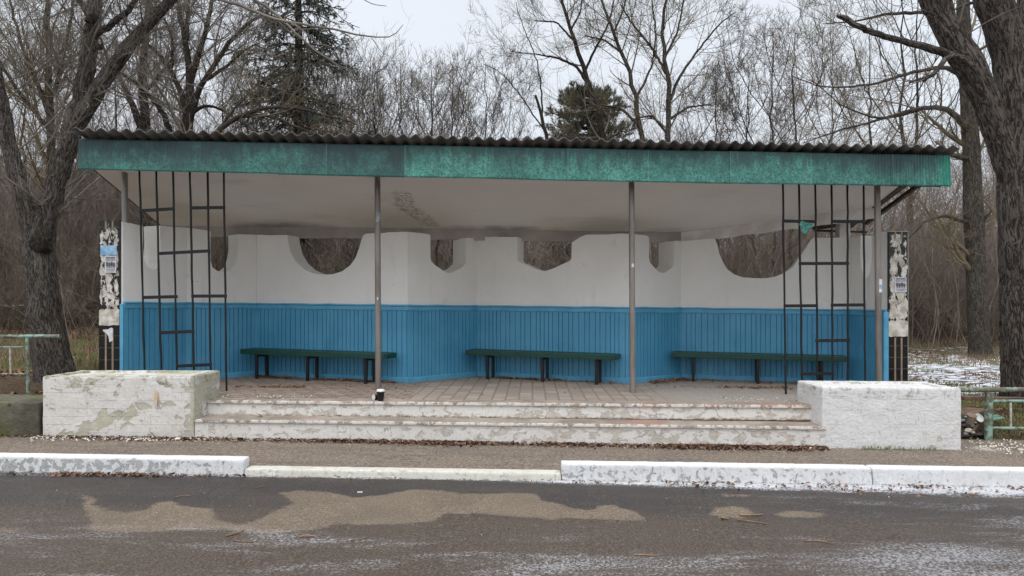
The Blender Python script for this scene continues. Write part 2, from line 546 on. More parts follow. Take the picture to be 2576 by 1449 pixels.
# concrete with whitewash
M['block_l'] = m_peel('old_whitewash_mossy', (0.655, 0.64, 0.61), (0.50, 0.47, 0.385), (0.43, 0.435, 0.32), 0.575, 0.01, 4.6, 1.4, (0.20, 0.20, 0.12), 0.087, 0.6, 0.5)
M['block_r'] = m_peel('fresh_whitewash', (0.69, 0.69, 0.69), (0.55, 0.52, 0.44), (0.60, 0.56, 0.48), 0.70, 0.01, 3.2, 1.2, (0.26, 0.25, 0.17), 0.15, 0.3, 1.0)
M['riser'] = m_peel('flaking_step_paint', (0.70, 0.685, 0.655), (0.50, 0.455, 0.39), (0.59, 0.545, 0.48), 0.572, 0.006, 7.5, 1.6, (0.20, 0.15, 0.11))
M['kerb'] = m_peel('kerb_whitewash', (0.63, 0.64, 0.65), (0.38, 0.40, 0.40), (0.31, 0.33, 0.33), 0.575, 0.006, 17.0, 1.0, (0.22, 0.18, 0.14))
M['kerb_low'] = m_peel('kerb_old_cream_paint', (0.54, 0.53, 0.475), (0.46, 0.45, 0.39), (0.62, 0.61, 0.57), 0.60, 0.01, 9.0, 1.0, (0.26, 0.24, 0.18))
n = NT('mossy_old_concrete')
c = n.mix(n.ramp(n.noise(2.6, 6, None, 0.7), 0.35, 0.65), (0.085, 0.080, 0.062), (0.16, 0.15, 0.115))
c = n.mix(n.ramp(n.noise(1.8, 6, None, 0.7), 0.46, 0.66), c, (0.10, 0.11, 0.035))
c = n.mix(n.ramp(n.noise(5, 5), 0.62, 0.72), c, (0.035, 0.033, 0.03))
n.bump(n.noise(12, 6, None, 0.7), 0.9, 0.03)
M['moss'] = n.done(c, 0.95, 0, 0.1)

n = NT('worn_tread_concrete')
c = n.mix(n.ramp(n.noise(3, 6, None, 0.7), 0.35, 0.65), (0.34, 0.295, 0.25), (0.21, 0.18, 0.15))
c = n.mix(n.ramp(n.math('ADD', n.noise(1.1, 3), n.attr('rd')), 0.56, 0.70, 0, 0.6), c, (0.30, 0.165, 0.125))
c = n.mix(n.ramp(n.math('ADD', n.noise(16, 8, None, 0.75), n.attr('pl')), 0.60, 0.66, 0, 1), c, (0.55, 0.52, 0.47))
n.bump(n.noise(40, 5, None, 0.7), 0.7, 0.01)
M['tread'] = n.done(c, 0.9, 0, 0.2)

n = NT('paving_bricks')
br_ = n.t.nodes.new('ShaderNodeTexBrick')
br_.offset = 0.0
br_.inputs['Scale'].default_value = 1.0
br_.inputs['Brick Width'].default_value = 0.155
br_.inputs['Row Height'].default_value = 0.19
br_.inputs['Mortar Size'].default_value = 0.011
br_.inputs['Mortar Smooth'].default_value = 0.2
br_.inputs['Bias'].default_value = 0.0
br_.inputs['Color1'].default_value = (0.345, 0.30, 0.255, 1)
br_.inputs['Color2'].default_value = (0.25, 0.212, 0.178, 1)
br_.inputs['Mortar'].default_value = (0.19, 0.158, 0.132, 1)
wv = n.mix(0.022, n.mapping((1, 1, 1), None, (0, 0, 0.03)), n.noise(2.2, 2))
n._in(br_.inputs['Vector'], wv)
br2 = n.t.nodes.new('ShaderNodeTexBrick')
br2.inputs['Scale'].default_value = 1.0
br2.inputs['Brick Width'].default_value = 0.22
br2.inputs['Row Height'].default_value = 0.11
br2.inputs['Mortar Size'].default_value = 0.009
br2.inputs['Color1'].default_value = (0.335, 0.27, 0.22, 1)
br2.inputs['Color2'].default_value = (0.235, 0.185, 0.152, 1)
br2.inputs['Mortar'].default_value = (0.07, 0.05, 0.04, 1)
n._in(br2.inputs['Vector'], n.mapping((1, 1, 1), wv, (0, 0, 0.25)))
x, y, z = n.xyz()
left = n.ramp(n.math('ADD', x, n.math('MULTIPLY', n.noise(3, 3), 0.2)), -1.15, -1.05)
c = n.mix(left, br2.outputs[0], br_.outputs[0])
c = n.mix(n.ramp(n.noise(1.5, 5, None, 0.65), 0.42, 0.70, 0, 0.6), c, (0.22, 0.19, 0.165))
gr = n.math('MULTIPLY', n.ramp(n.math('ADD', x, n.math('MULTIPLY', n.noise(1.2, 4), 1.5)), 2.2, 3.0), 0.85)
c = n.mix(gr, c, (0.27, 0.25, 0.225))
c = n.mix(n.ramp(n.noise(60, 4, None, 0.7), 0.55, 0.75, 0, 0.5), c, (0.09, 0.07, 0.055))
n.bump(n.math('ADD', n.math('MULTIPLY', br_.outputs[1], -0.8), n.math('MULTIPLY', n.noise(25, 4), 0.5)), 0.6, 0.008)
M['pavers'] = n.done(c, 0.85, 0, 0.25)

# road
n = NT('road_asphalt')
d = n.attr('dry'); fr = n.attr('frost'); sn = n.attr('snow'); bn = n.attr('brown')
sp = n.ramp(n.noise(70, 4, None, 0.75), 0.36, 0.66)
sp2 = n.noise(34, 5, None, 0.8)
edge = n.math('ADD', d, n.math('MULTIPLY', n.math('SUBTRACT', n.noise(7, 7, n.mapping((0.7, 1, 1)), 0.7), 0.5), 0.20))
wet = n.mix(sp, (0.024, 0.020, 0.018), (0.082, 0.070, 0.065))
wet = n.mix(bn, wet, n.mix(sp, (0.040, 0.029, 0.022), (0.150, 0.114, 0.087)))
wet = n.mix(n.ramp(n.noise(1.6, 6, n.mapping((0.5, 2.2, 1)), 0.65), 0.42, 0.68, 0, 0.5), wet, n.mix(sp, (0.055, 0.044, 0.036), (0.14, 0.115, 0.095)))
dry = n.mix(sp, (0.125, 0.096, 0.068), (0.29, 0.232, 0.176))
dry = n.mix(n.ramp(n.noise(2.5, 5), 0.35, 0.7, 0, 0.5), dry, n.mix(sp, (0.09, 0.07, 0.052), (0.18, 0.145, 0.115)))
c = n.mix(n.ramp(edge, 0.0, 0.055), wet, dry)
c = n.mix(n.ramp(n.noise(60, 2), 0.70, 0.74, 0, 0.75), c, (0.33, 0.29, 0.25))
c = n.mix(n.ramp(n.noise(40, 2, n.mapping((1, 1, 1), None, (0, 0, 0), (5, 2, 1))), 0.72, 0.75, 0, 0.9), c, (0.012, 0.010, 0.010))
streak = n.noise(1.0, 8, n.mapping((0.6, 2.6, 1)), 0.70, 0.3)
gr = n.ramp(n.noise(55, 4, n.mapping((1, 1, 1), None, (0, 0, 0), (9, 1, 4)), 0.8), 0.40, 0.60)
area = n.ramp(n.math('ADD', fr, n.math('MULTIPLY', n.math('SUBTRACT', streak, 0.5), 1.9)), 0.22, 0.75)
fm = n.ramp(n.math('ADD', n.math('MULTIPLY', area, 0.55), n.math('MULTIPLY', gr, 0.85)), 0.62, 1.25, 0, 0.85)
c = n.mix(n.math('MULTIPLY', fm, n.ramp(area, 0.0, 0.25)), c, (0.38, 0.385, 0.40))
sm = n.ramp(n.math('ADD', n.math('ADD', sn, n.math('MULTIPLY', n.math('SUBTRACT', n.noise(6, 8, n.mapping((0.6, 2.2, 1)), 0.75), 0.5), 1.1)), n.math('MULTIPLY', n.math('SUBTRACT', gr, 0.5), 0.25)), 0.40, 0.62)
c = n.mix(sm, c, n.mix(n.ramp(n.noise(22, 6, n.mapping((0.7, 2, 1)), 0.75), 0.42, 0.66, 0, 0.75), (0.66, 0.68, 0.72), (0.36, 0.35, 0.35)))
n.bump(n.math('ADD', n.math('MULTIPLY', n.math('ADD', sp, sp2), 0.5), n.math('MULTIPLY', sm, 0.8)), 0.8, 0.014)
rg = n.mix(n.ramp(edge, 0.0, 0.05), (0.55, 0.55, 0.55), (0.92, 0.92, 0.92))
M['road'] = n.done(c, rg, 0, 0.3)

n = NT('pavement_asphalt')
sp = n.ramp(n.noise(48, 5, n.mapping((0.7, 1.2, 1)), 0.8), 0.36, 0.64)
c = n.mix(sp, (0.14, 0.108, 0.082), (0.42, 0.345, 0.275))
c = n.mix(n.ramp(n.noise(2.2, 6, n.mapping((0.5, 2, 1)), 0.65), 0.40, 0.66, 0, 0.7), c, n.mix(sp, (0.10, 0.085, 0.073), (0.30, 0.26, 0.225)))
c = n.mix(n.ramp(n.noise(6, 6, n.mapping((0.3, 3, 1)), 0.72), 0.58, 0.70, 0, 0.7), c, (0.065, 0.05, 0.04))
c = n.mix(n.ramp(n.noise(50, 2), 0.68, 0.72, 0, 0.7), c, (0.42, 0.38, 0.33))
c = n.mix(n.ramp(n.math('ADD', n.attr('pale'), n.math('MULTIPLY', n.math('SUBTRACT', n.noise(24, 5, None, 0.8), 0.5), 1.3)), 0.60, 0.74), c, (0.50, 0.47, 0.41))
n.bump(sp, 0.8, 0.012)
M['pave'] = n.done(c, 0.92, 0, 0.2)

n = NT('meadow_soil')
s_ = n.attr('snow'); g_ = n.attr('green')
c = n.mix(n.ramp(n.noise(5, 6, None, 0.7), 0.35, 0.65), (0.085, 0.058, 0.038), (0.045, 0.032, 0.022))
c = n.mix(n.ramp(n.noise(22, 6, None, 0.75), 0.48, 0.66, 0, 0.8), c, (0.19, 0.135, 0.085))
c = n.mix(n.ramp(n.math('ADD', g_, n.math('MULTIPLY', n.math('SUBTRACT', n.noise(3.5, 7, None, 0.7), 0.5), 1.4)), 0.45, 0.75, 0, 0.8), c, n.mix(n.noise(30, 4), (0.075, 0.115, 0.030), (0.14, 0.16, 0.06)))
sn = n.ramp(n.math('ADD', s_, n.math('MULTIPLY', n.math('SUBTRACT', n.noise(5.5, 9, n.mapping((0.8, 1.5, 1)), 0.78), 0.5), 1.9)), 0.42, 0.52)
c = n.mix(sn, c, (0.78, 0.80, 0.84))
n.bump(n.math('ADD', n.noise(14, 7, None, 0.75), sn), 0.9, 0.05)
M['soil'] = n.done(c, 0.95, 0, 0.1)

n = NT('wooded_hill')
c = n.mix(n.ramp(n.noise(0.15, 8, None, 0.75), 0.4, 0.62), (0.085, 0.085, 0.085), (0.14, 0.14, 0.145))
M['hill'] = n.done(c, 1.0, 0, 0.0)

M['bark_near'] = m_bark('furrowed_bark', (0.225, 0.200, 0.178), (0.050, 0.043, 0.037), None, 1.5)
M['bark_right'] = m_bark('deep_ridged_bark', (0.205, 0.178, 0.158), (0.040, 0.034, 0.030), None, 1.15)
M['bark_grey'] = m_bark('grey_bark', (0.17, 0.15, 0.125), (0.06, 0.05, 0.04), (0.13, 0.12, 0.06), 1.6, 0.62)
M['bark_dark'] = m_bark('dark_bark', (0.085, 0.070, 0.058), (0.035, 0.028, 0.022), (0.13, 0.09, 0.03), 2.0, 0.64)
M['twig'] = m_plain('bare_twigs', (0.150, 0.132, 0.114), (0.215, 0.190, 0.165), 1.5, 0.9, 0, 0.1)
M['twig_dark'] = m_plain('dark_twigs', (0.115, 0.098, 0.083), (0.175, 0.152, 0.130), 1.2, 0.9, 0, 0.1)
M['twig_red'] = m_plain('russet_twigs', (0.168, 0.134, 0.112), (0.235, 0.197, 0.167), 0.8, 0.9, 0, 0.1)
M['twig_lichen'] = m_plain('lichen_twigs', (0.160, 0.137, 0.104), (0.175, 0.138, 0.080), 1.3, 0.9, 0, 0.1)
M['drystem'] = m_plain('dry_stems', (0.26, 0.19, 0.13), (0.15, 0.11, 0.075), 2.0, 0.95, 0, 0.1)
M['spruce'] = m_plain('spruce_needles', (0.090, 0.100, 0.085), (0.055, 0.064, 0.054), 2.0, 0.8, 0, 0.2)
M['pine'] = m_plain('pine_needles', (0.215, 0.215, 0.150), (0.130, 0.135, 0.098), 1.5, 0.8, 0, 0.2)
M['leaf'] = m_plain('dead_leaves', (0.16, 0.075, 0.040), (0.27, 0.155, 0.09), 9, 0.85, 0, 0.2)
M['leafd'] = m_plain('dark_dead_leaves', (0.085, 0.045, 0.030), (0.19, 0.115, 0.075), 9, 0.85, 0, 0.2)
M['flake'] = m_plain('paint_crumbs', (0.66, 0.62, 0.54), (0.48, 0.44, 0.37), 15, 0.9)
M['grass'] = m_plain('grass_blades', (0.11, 0.16, 0.04), (0.19, 0.18, 0.08), 3, 0.8)
M['stick'] = m_plain('fallen_stick_wood', (0.26, 0.165, 0.095), (0.15, 0.095, 0.06), 12, 0.85)
n = NT('flaking_mint_pipe')
c = n.mix(n.ramp(n.noise(10, 7, None, 0.75), 0.44, 0.54), (0.23, 0.36, 0.30), (0.11, 0.105, 0.075))
c = n.mix(n.ramp(n.noise(4, 5), 0.5, 0.7, 0, 0.6), c, (0.38, 0.42, 0.36))
M['mint'] = n.done(c, 0.7, 0, 0.3)
n = NT('worn_brown_mint_pipe')
c = n.mix(n.ramp(n.noise(12, 7, None, 0.75), 0.50, 0.60), (0.13, 0.115, 0.085), (0.22, 0.31, 0.25))
M['mint_old'] = n.done(c, 0.8, 0, 0.2)
M['whitebar'] = m_plain('flaking_white_bar', (0.55, 0.53, 0.50), (0.30, 0.27, 0.23), 18)
M['snow'] = m_plain('old_snow', (0.80, 0.82, 0.86), (0.70, 0.71, 0.74), 6)
M['whiteplastic'] = m_plain('white_plastic', (0.72, 0.72, 0.70), (0.60, 0.60, 0.58), 10, 0.4)
M['cupblack'] = m_plain('black_card', (0.012, 0.011, 0.011), (0.02, 0.018, 0.017), 10, 0.5)
M['cuptan'] = m_plain('tan_card_cup', (0.36, 0.28, 0.22), (0.30, 0.23, 0.18), 10, 0.6)
M['darkmetal'] = m_plain('dark_bin_metal', (0.055, 0.07, 0.08), (0.12, 0.085, 0.06), 10, 0.7)
M['rustboard'] = m_plain('rusty_board', (0.16, 0.105, 0.07), (0.085, 0.055, 0.04), 9, 0.85)
M['rubbish'] = m_plain('rubbish_grey', (0.36, 0.35, 0.35), (0.05, 0.045, 0.045), 12, 0.8)
M['ash'] = m_plain('dark_ash', (0.025, 0.022, 0.02), (0.06, 0.05, 0.045), 20, 0.9)
M['greenplastic'] = m_plain('green_plastic', (0.03, 0.14, 0.09), (0.20, 0.30, 0.24), 8, 0.5)
M['bluepaper'] = m_plain('faded_blue_poster', (0.13, 0.33, 0.56), (0.42, 0.58, 0.68), 11, 0.7)
M['paper'] = m_plain('white_paper', (0.64, 0.64, 0.68), (0.52, 0.52, 0.56), 12, 0.8)
M['ink'] = m_plain('printed_ink', (0.06, 0.06, 0.07), (0.16, 0.16, 0.17), 40, 0.8)
M['teal_scrap'] = M['fascia']
M['grout'] = m_plain('beige_grout', (0.30, 0.23, 0.17), (0.22, 0.17, 0.125), 9, 0.9)

# tiles with paper residue: attribute 'res' = how much residue
n = NT('black_tiles_with_paper_residue')
x, y, z = n.xyz()
tile = n.mix(n.ramp(n.noise(9, 4), 0.3, 0.7), (0.006, 0.006, 0.006), (0.012, 0.012, 0.012))
zz = n.math('MULTIPLY', n.attr('row'), 1.0)
hl = n.ramp(n.math('ABSOLUTE', n.math('SUBTRACT', n.math('FRACT', zz), 0.5)), 0.475, 0.49)
c = n.mix(n.math('MULTIPLY', hl, n.ramp(n.noise(13, 4), 0.3, 0.6)), tile, (0.13, 0.12, 0.11))
r1 = n.ramp(n.math('ADD', n.attr('res'), n.math('MULTIPLY', n.math('SUBTRACT', n.noise(10, 9, n.mapping((1.5, 1, 0.8)), 0.72, 0.5), 0.5), 2.4)), 0.44, 0.50)
pc = n.mix(n.ramp(n.noise(11, 6, None, 0.7), 0.35, 0.65), (0.66, 0.64, 0.60), (0.36, 0.32, 0.25))
c = n.mix(r1, c, pc)
n.bump(r1, 0.6, 0.006)
M['tiles'] = n.done(c, n.mix(r1, (0.18, 0.18, 0.18), (0.9, 0.9, 0.9)), 0, 0.4)

# ------------------------------------------------------------------ setting: ground sheets
def gz(x):   # pavement
    return 0.105 - 0.0151 * x
def rz(x):   # road
    return 0.055 - 0.0143 * x
def fz(x):   # platform floor
    return 0.50 - 0.0095 * x

def grid(x0, x1, y0, y1, nx, ny, zf):
    X, Y = np.meshgrid(np.linspace(x0, x1, nx), np.linspace(y0, y1, ny))
    return grid_xy(X, Y, zf)
def grid_xy(X, Y, zf):
    ny, nx = X.shape
    Z = zf(X, Y)
    V = np.stack([X, Y, Z], -1).reshape(-1, 3)
    i = np.arange(nx * ny).reshape(ny, nx)
    Fq = np.stack([i[:-1, :-1], i[:-1, 1:], i[1:, 1:], i[1:, :-1]], -1).reshape(-1, 4)
    return V, Fq

def sdf(P, poly):
    """signed distance (positive inside) of points P (N,2) to polygon"""
    poly = np.asarray(poly, float)
    best = np.full(len(P), 1e9)
    inside = np.zeros(len(P), bool)
    for k in range(len(poly)):
        a, b = poly[k], poly[(k + 1) % len(poly)]
        ab = b - a
        t = np.clip(((P - a) @ ab) / (ab @ ab + 1e-12), 0, 1)
        best = np.minimum(best, np.linalg.norm(P - (a + t[:, None] * ab), axis=1))
        cond = ((a[1] > P[:, 1]) != (b[1] > P[:, 1])) & (P[:, 0] < (b[0] - a[0]) * (P[:, 1] - a[1]) / (b[1] - a[1] + 1e-12) + a[0])
        inside ^= cond
    return np.where(inside, best, -best)

def onroad(u, v):
    x = 0.0
    for _ in range(5):
        Y = (EYE - rz(x)) * F / (v - V0)
        x = (u - U0) * Y / F
    return (x, Y)

def za(p, off): return [(off + a * 0.5, 1150 + b * 0.5) for a, b in p]
P1 = za([(370,190),(410,182),(505,205),(480,235),(560,262),(640,268),(720,258),(780,225),(870,207),(920,230),(1000,247),(1095,258),(1085,290),(1130,318),(1200,326),(1270,322),(1330,290),(1400,260),(1455,232),(1420,195),(1370,180),(1500,165),(1680,168),(1740,190),(1800,200),(1900,190),(2060,158),(2200,165),(2380,182),(2576,172)], 0) \
   + za([(130,180),(160,215),(240,232),(310,255),(380,262),(440,238),(520,240),(640,275),(697,318),(690,330),(560,325),(400,320),(300,308),(200,320),(0,300)], 1288) \
   + za([(2380,290),(2250,290),(2200,330),(1900,348),(1700,340),(1560,370),(1400,392),(1250,385),(1100,370),(900,372),(700,385),(500,385),(415,378),(440,310),(400,270),(410,230),(370,215)], 0)
P2 = za([(980,290),(1020,250),(1120,245),(1200,265),(1230,290),(1150,308),(1050,305)], 1288)
P3 = za([(1320,285),(1400,270),(1540,275),(1590,290),(1500,303),(1380,303)], 1288)
P4 = za([(1010,182),(1240,183),(1200,203),(1060,206)], 1288)
P5 = za([(-200,348),(110,355),(120,370),(60,385),(-200,385)], 0)

V, Fq = grid(-7, 7, 2.6, 6.06, 400, 110, lambda X, Y: rz(X) + 0.004 * (fbm(np.stack([X, Y, 0 * X], -1), 1.5, 3) - 0.5))
P = V[:, :2]
dry = np.full(len(P), -1.0)
for pl in (P1, P2, P3, P4, P5):
    q = [onroad(u, v) for u, v in pl]
    dd = sdf(P, q)
    if pl in (P2, P3): dd = dd + 0.025
    dry = np.maximum(dry, dd)
X, Y = P[:, 0], P[:, 1]
frost = np.clip((4.95 - Y) / 0.6, 0, 1) * 0.29 + np.clip((X - 1.6) / 3.5, 0, 1) * np.clip((5.9 - Y) / 0.4, 0, 1) * 0.42 - 0.25 * np.clip((Y - 5.0) / 0.3, 0, 1) * (X < 2)
frost = np.clip(frost + 0.06, -0.3, 0.8)
wdt = np.interp(X, [-7, -3.5, -2.3, -0.6, 0.4, 2, 5, 7], [0.22, 0.20, 0.10, 0.09, 0.20, 0.32, 0.62, 0.8])
snw = np.clip(1.0 - (6.03 - Y) / (wdt + 1e-3), -0.5, 1.0) * np.interp(X, [-7, -2.5, -0.5, 0.5, 2.0, 7], [0.50, 0.48, 0.52, 0.80, 0.95, 1.10])
brown = np.clip((5.25 - Y) / 0.35, 0, 1) * np.clip(1 - (X - 1.0) / 4.0, 0.25, 1)
road = mesh('road', V, Fq, M['road'], None, True, {'dry': dry, 'frost': frost, 'snow': snw, 'brown': brown})
tag(road, kind='structure')
V, Fq = grid(-60, 60, -30, 2.6, 60, 30, lambda X, Y: rz(X) - 0.0005)
# far road beyond the detailed strip (same surface)
def farroad(x0, x1, y0, y1):
    V, Fq = grid(x0, x1, y0, y1, 30, 20, lambda X, Y: rz(X))
    n_ = len(V)
    return V, Fq
vs, fs, k = [], [], 0
for a in ((-60, 60, -30, 2.6), (-60, -7, 2.6, 6.06), (7, 60, 2.6, 6.06)):
    v_, f_ = farroad(*a)
    vs.append(v_); fs.append(f_ + k); k += len(v_)
V = np.concatenate(vs)
ro2 = mesh('road_beyond', V, np.concatenate(fs), M['road'], None, True, {'dry': np.full(len(V), -1.0), 'frost': np.full(len(V), 0.3), 'snow': np.zeros(len(V)), 'brown': np.full(len(V), 0.6)})
ro2.name = 'road'
tag(ro2, kind='structure')

V, Fq = grid(-60, 60, 6.0, 8.15, 900, 40, lambda X, Y: gz(X) + 0.008 * (fbm(np.stack([X, Y, 0 * X], -1), 2.5, 3) - 0.5))
# finer columns near the camera
Xs = np.concatenate([np.linspace(-60, -8, 20), np.linspace(-7.9, 8, 420), np.linspace(8.1, 60, 20)])
Xg, Yg = np.meshgrid(Xs, np.linspace(6.05, 8.15, 70))
V, Fq = grid_xy(Xg, Yg, lambda X, Y: gz(X) + 0.010 * (fbm(np.stack([X, Y, 0 * X], -1), 2.5, 3) - 0.5))
X, Y = V[:, 0], V[:, 1]
stepfront = np.where(X > 4.95, 7.9, 7.38)
pale = np.clip(1 - np.abs(Y - stepfront + 0.06) / 0.22, 0, 1) * 0.50
pale = np.maximum(pale, np.exp(-((X - 5.2) / 0.35) ** 2 - ((Y - 7.5) / 0.35) ** 2) * 0.75)
pv = mesh('pavement', V, Fq, M['pave'], None, True, {'pale': pale})
tag(pv, kind='structure')

# terrain behind
def terr(X, Y):
    lp = np.interp(Y, [0, 8.00, 8.2, 10, 13, 16, 20, 28, 45, 90, 200], [-1.75, -1.75, -1.08, -1.04, -0.95, -0.75, -0.30, -0.1, 0.6, 2.5, 4.0])
    rp_ = np.interp(Y, [0, 7.95, 8.1, 9.3, 11, 19, 24, 30, 45, 90, 200], [-1.75, -1.75, -1.52, -1.32, -1.22, -1.0, -0.7, -0.45, 0.4, 2.2, 3.5])
    t = np.clip((X + 4.5) / 9, 0, 1)
    Z = lp * (1 - t) + rp_ * t
    Z = Z + 0.10 * (fbm(np.stack([X, Y, 0 * X], -1), 0.6, 4) - 0.5) * np.clip((Y - 8.5) / 2, 0, 1)
    ins = (X > -5.15) & (X < 4.95) & (Y < 10.95)
    Z = np.where(ins, -1.75, Z)
    return EYE + Z
Xs = np.concatenate([np.linspace(-90, -14, 30), np.linspace(-13.8, -5.2, 110), np.linspace(-5.1, 4.9, 60), np.linspace(5.0, 16, 130), np.linspace(16.5, 90, 30)])
Ys = np.concatenate([np.linspace(7.9, 14, 130), np.linspace(14.1, 22, 70), np.linspace(22.5, 50, 40), np.linspace(52, 200, 20)])
Xg, Yg = np.meshgrid(Xs, Ys)
V, Fq = grid_xy(Xg, Yg, terr)
X, Y = V[:, 0], V[:, 1]
snowa = np.where(X > 3, np.interp(Y, [8, 9.2, 9.8, 13, 17, 19.5, 24], [-0.25, -0.1, 0.50, 0.52, 0.36, 0.22, 0.0]), np.interp(Y, [8, 10, 14, 16, 24], [-0.5, -0.25, -0.15, 0.05, 0.05]))
green = np.where(X > 3, 0.42, np.interp(Y, [8, 9.6, 11, 13.5, 15], [0.2, 0.3, 0.75, 0.6, 0.1]))
te = mesh('ground', V, Fq, M['soil'], None, True, {'snow': snowa, 'green': green})
tag(te, kind='structure')
V, Fq = grid(-600, 600, -300, 900, 12, 12, lambda X, Y: -1.2 + 0 * X)
g0 = mesh('ground_far', V, Fq, M['soil'], None, False, {'snow': np.zeros(len(V)), 'green': np.full(len(V), 0.3)})
g0.name = 'terrain'
tag(g0, kind='structure')
# distant wooded hill on the left
Xg, Yg = np.meshgrid(np.linspace(-300, 40, 220), np.linspace(150, 330, 60))
def hz(X, Y):
    h = 48 * np.exp(-((X + 150) / 75) ** 2) * np.clip(1 - ((Y - 240) / 95) ** 2, 0, 1) + 20 * np.exp(-((X + 260) / 60) ** 2) * np.clip(1 - ((Y - 240) / 95) ** 2, 0, 1)
    return h - 2 + 3.0 * fbm(np.stack([X, Y, 0 * X], -1), 0.25, 5)
V, Fq = grid_xy(Xg, Yg, hz)
tag(mesh('hills', V, Fq, M['hill'], None, False), kind='structure')

# ------------------------------------------------------------------ platform and steps
def lump_box(x0, x1, y0, y1, z0, z1, step, amp, zk=0.0, nsc=9.0, faces='ftlrb', groove=None, top_in=None):
    """box with a real uneven surface; zk: fall per metre of x. returns V, F, world"""
    vs, fs, k = [], [], 0
    def face(o, a, b):
        nonlocal k
        o, a, b = map(lambda q: np.array(q, float), (o, a, b))
        na = max(2, int(np.linalg.norm(a) / step) + 1); nb = max(2, int(np.linalg.norm(b) / step) + 1)
        A, B = np.meshgrid(np.linspace(0, 1, na), np.linspace(0, 1, nb))
        P = o + A[..., None] * a + B[..., None] * b
        i = np.arange(na * nb).reshape(nb, na)
        f = np.stack([i[:-1, :-1], i[:-1, 1:], i[1:, 1:], i[1:, :-1]], -1).reshape(-1, 4) + k
        vs.append(P.reshape(-1, 3)); fs.append(f); k += na * nb
    dx, dy, dz = x1 - x0, y1 - y0, z1 - z0
    if 'f' in faces: face((x0, y0, z0), (dx, 0, 0), (0, 0, dz))
    if 'b' in faces: face((x1, y1, z0), (-dx, 0, 0), (0, 0, dz))
    if 'l' in faces: face((x0, y1, z0), (0, -dy, 0), (0, 0, dz))
    if 'r' in faces: face((x1, y0, z0), (0, dy, 0), (0, 0, dz))
    if 't' in faces: face((x0, y0, z1), (dx, 0, 0), (0, dy, 0))
    V = np.concatenate(vs)
    # round the edges
    r = 0.018
    c = np.clip(V, [x0 + r, y0 + r, z0 - 9], [x1 - r, y1 - r, z1 - r])
    d = V - c
    L = np.linalg.norm(d, axis=1, keepdims=True)
    V = np.where(L > r, c + d / np.maximum(L, 1e-9) * r, V)
    N = np.stack([fbm(V, nsc, 4, s) - 0.5 for s in (1, 40, 80)], -1)
    V = V + N * 2 * amp
    if groove is not None:
        hgt, dep = groove
        ph = (V[:, 2] - z0) / hgt + 0.12 * (fbm(V, 1.2, 2, 5) - 0.5)
        g = np.exp(-((ph - np.round(ph)) / 0.09) ** 2) * np.clip(fbm(V, 2.5, 3, 9) * 3 - 0.8, 0, 1)
        V[:, 1] += g * dep * (V[:, 1] < y0 + 0.03)
        V[:, 0] += g * dep * np.where(V[:, 0] < x0 + 0.03, 1, 0) - g * dep * np.where(V[:, 0] > x1 - 0.03, 1, 0)
    V[:, 2] -= zk * V[:, 0]
    return V, np.concatenate(fs)

# platform floor: brick paving
Xg, Yg = np.meshgrid(np.linspace(-5.0, 4.95, 200), np.linspace(7.83, 10.95, 70))
V, Fq = grid_xy(Xg, Yg, lambda X, Y: fz(X) + 0.010 * (fbm(np.stack([X, Y, 0 * X], -1), 1.8, 3) - 0.5))
pf = mesh('platform', V, Fq, M['pavers'], None, True)
tag(pf, kind='structure')

steps = empty('entrance_steps', (0, 7.4, 0.1))
tag(steps, 'two wide white concrete steps with flaking paint leading up to the paved shelter floor', 'steps')
def step_part(name, x0, x1, y0, y1, z0, z1, zk, plx):
    V, Fq = lump_box(x0, x1, y0, y1, z0, z1, 0.016, 0.004, zk, 11, 'flrb')
    zr = (V[:, 2] + zk * V[:, 0] - z0) / (z1 - z0)
    pl_ = np.interp(zr, [0, 0.12, 0.4, 0.8, 0.93, 1], [0.10, 0.06, 0.01, 0.03, -0.12, -0.15]) + 0.05 * (fbm(V, 0.5, 2, 3) - 0.5) + plx(V[:, 0])
    dt = np.interp(zr, [0, 0.1, 0.25, 1], [0.28, 0.16, -0.06, -0.06])
    mesh(name, V, Fq, M['riser'], steps, True, {'pl': pl_, 'dt': dt})
    # tread cap with a nosing
    V, Fq = lump_box(x0, x1, y0 - 0.018, y1, z1 - 0.028, z1 + 0.004, 0.016, 0.003, zk, 13, 'ftlr')
    fr_ = np.clip((V[:, 1] - y0), 0, 1)
    mesh('tread', V, Fq, M['tread'], steps, True, {'pl': np.interp(V[:, 1] - y0, [-0.02, -0.005, 0.02, 0.06], [0.16, 0.10, -0.03, -0.12]) + 0.06 * (fbm(V, 1.5, 2, 4) - 0.5), 'rd': np.interp(V[:, 0], [-4, -1, 1, 3.4], [-0.15, 0.0, 0.02, 0.10])})
step_part('upper_riser', -3.44, 3.40, 7.69, 7.90, 0.33, 0.50, 0.0085, lambda x: 0.03 * np.sin(x * 2.1))
step_part('lower_riser', -3.44, 3.40, 7.39, 7.72, 0.0, 0.325, 0.012, lambda x: 0.02 * np.sin(x * 1.3 + 1) + 0.03 * (x > 1.5))

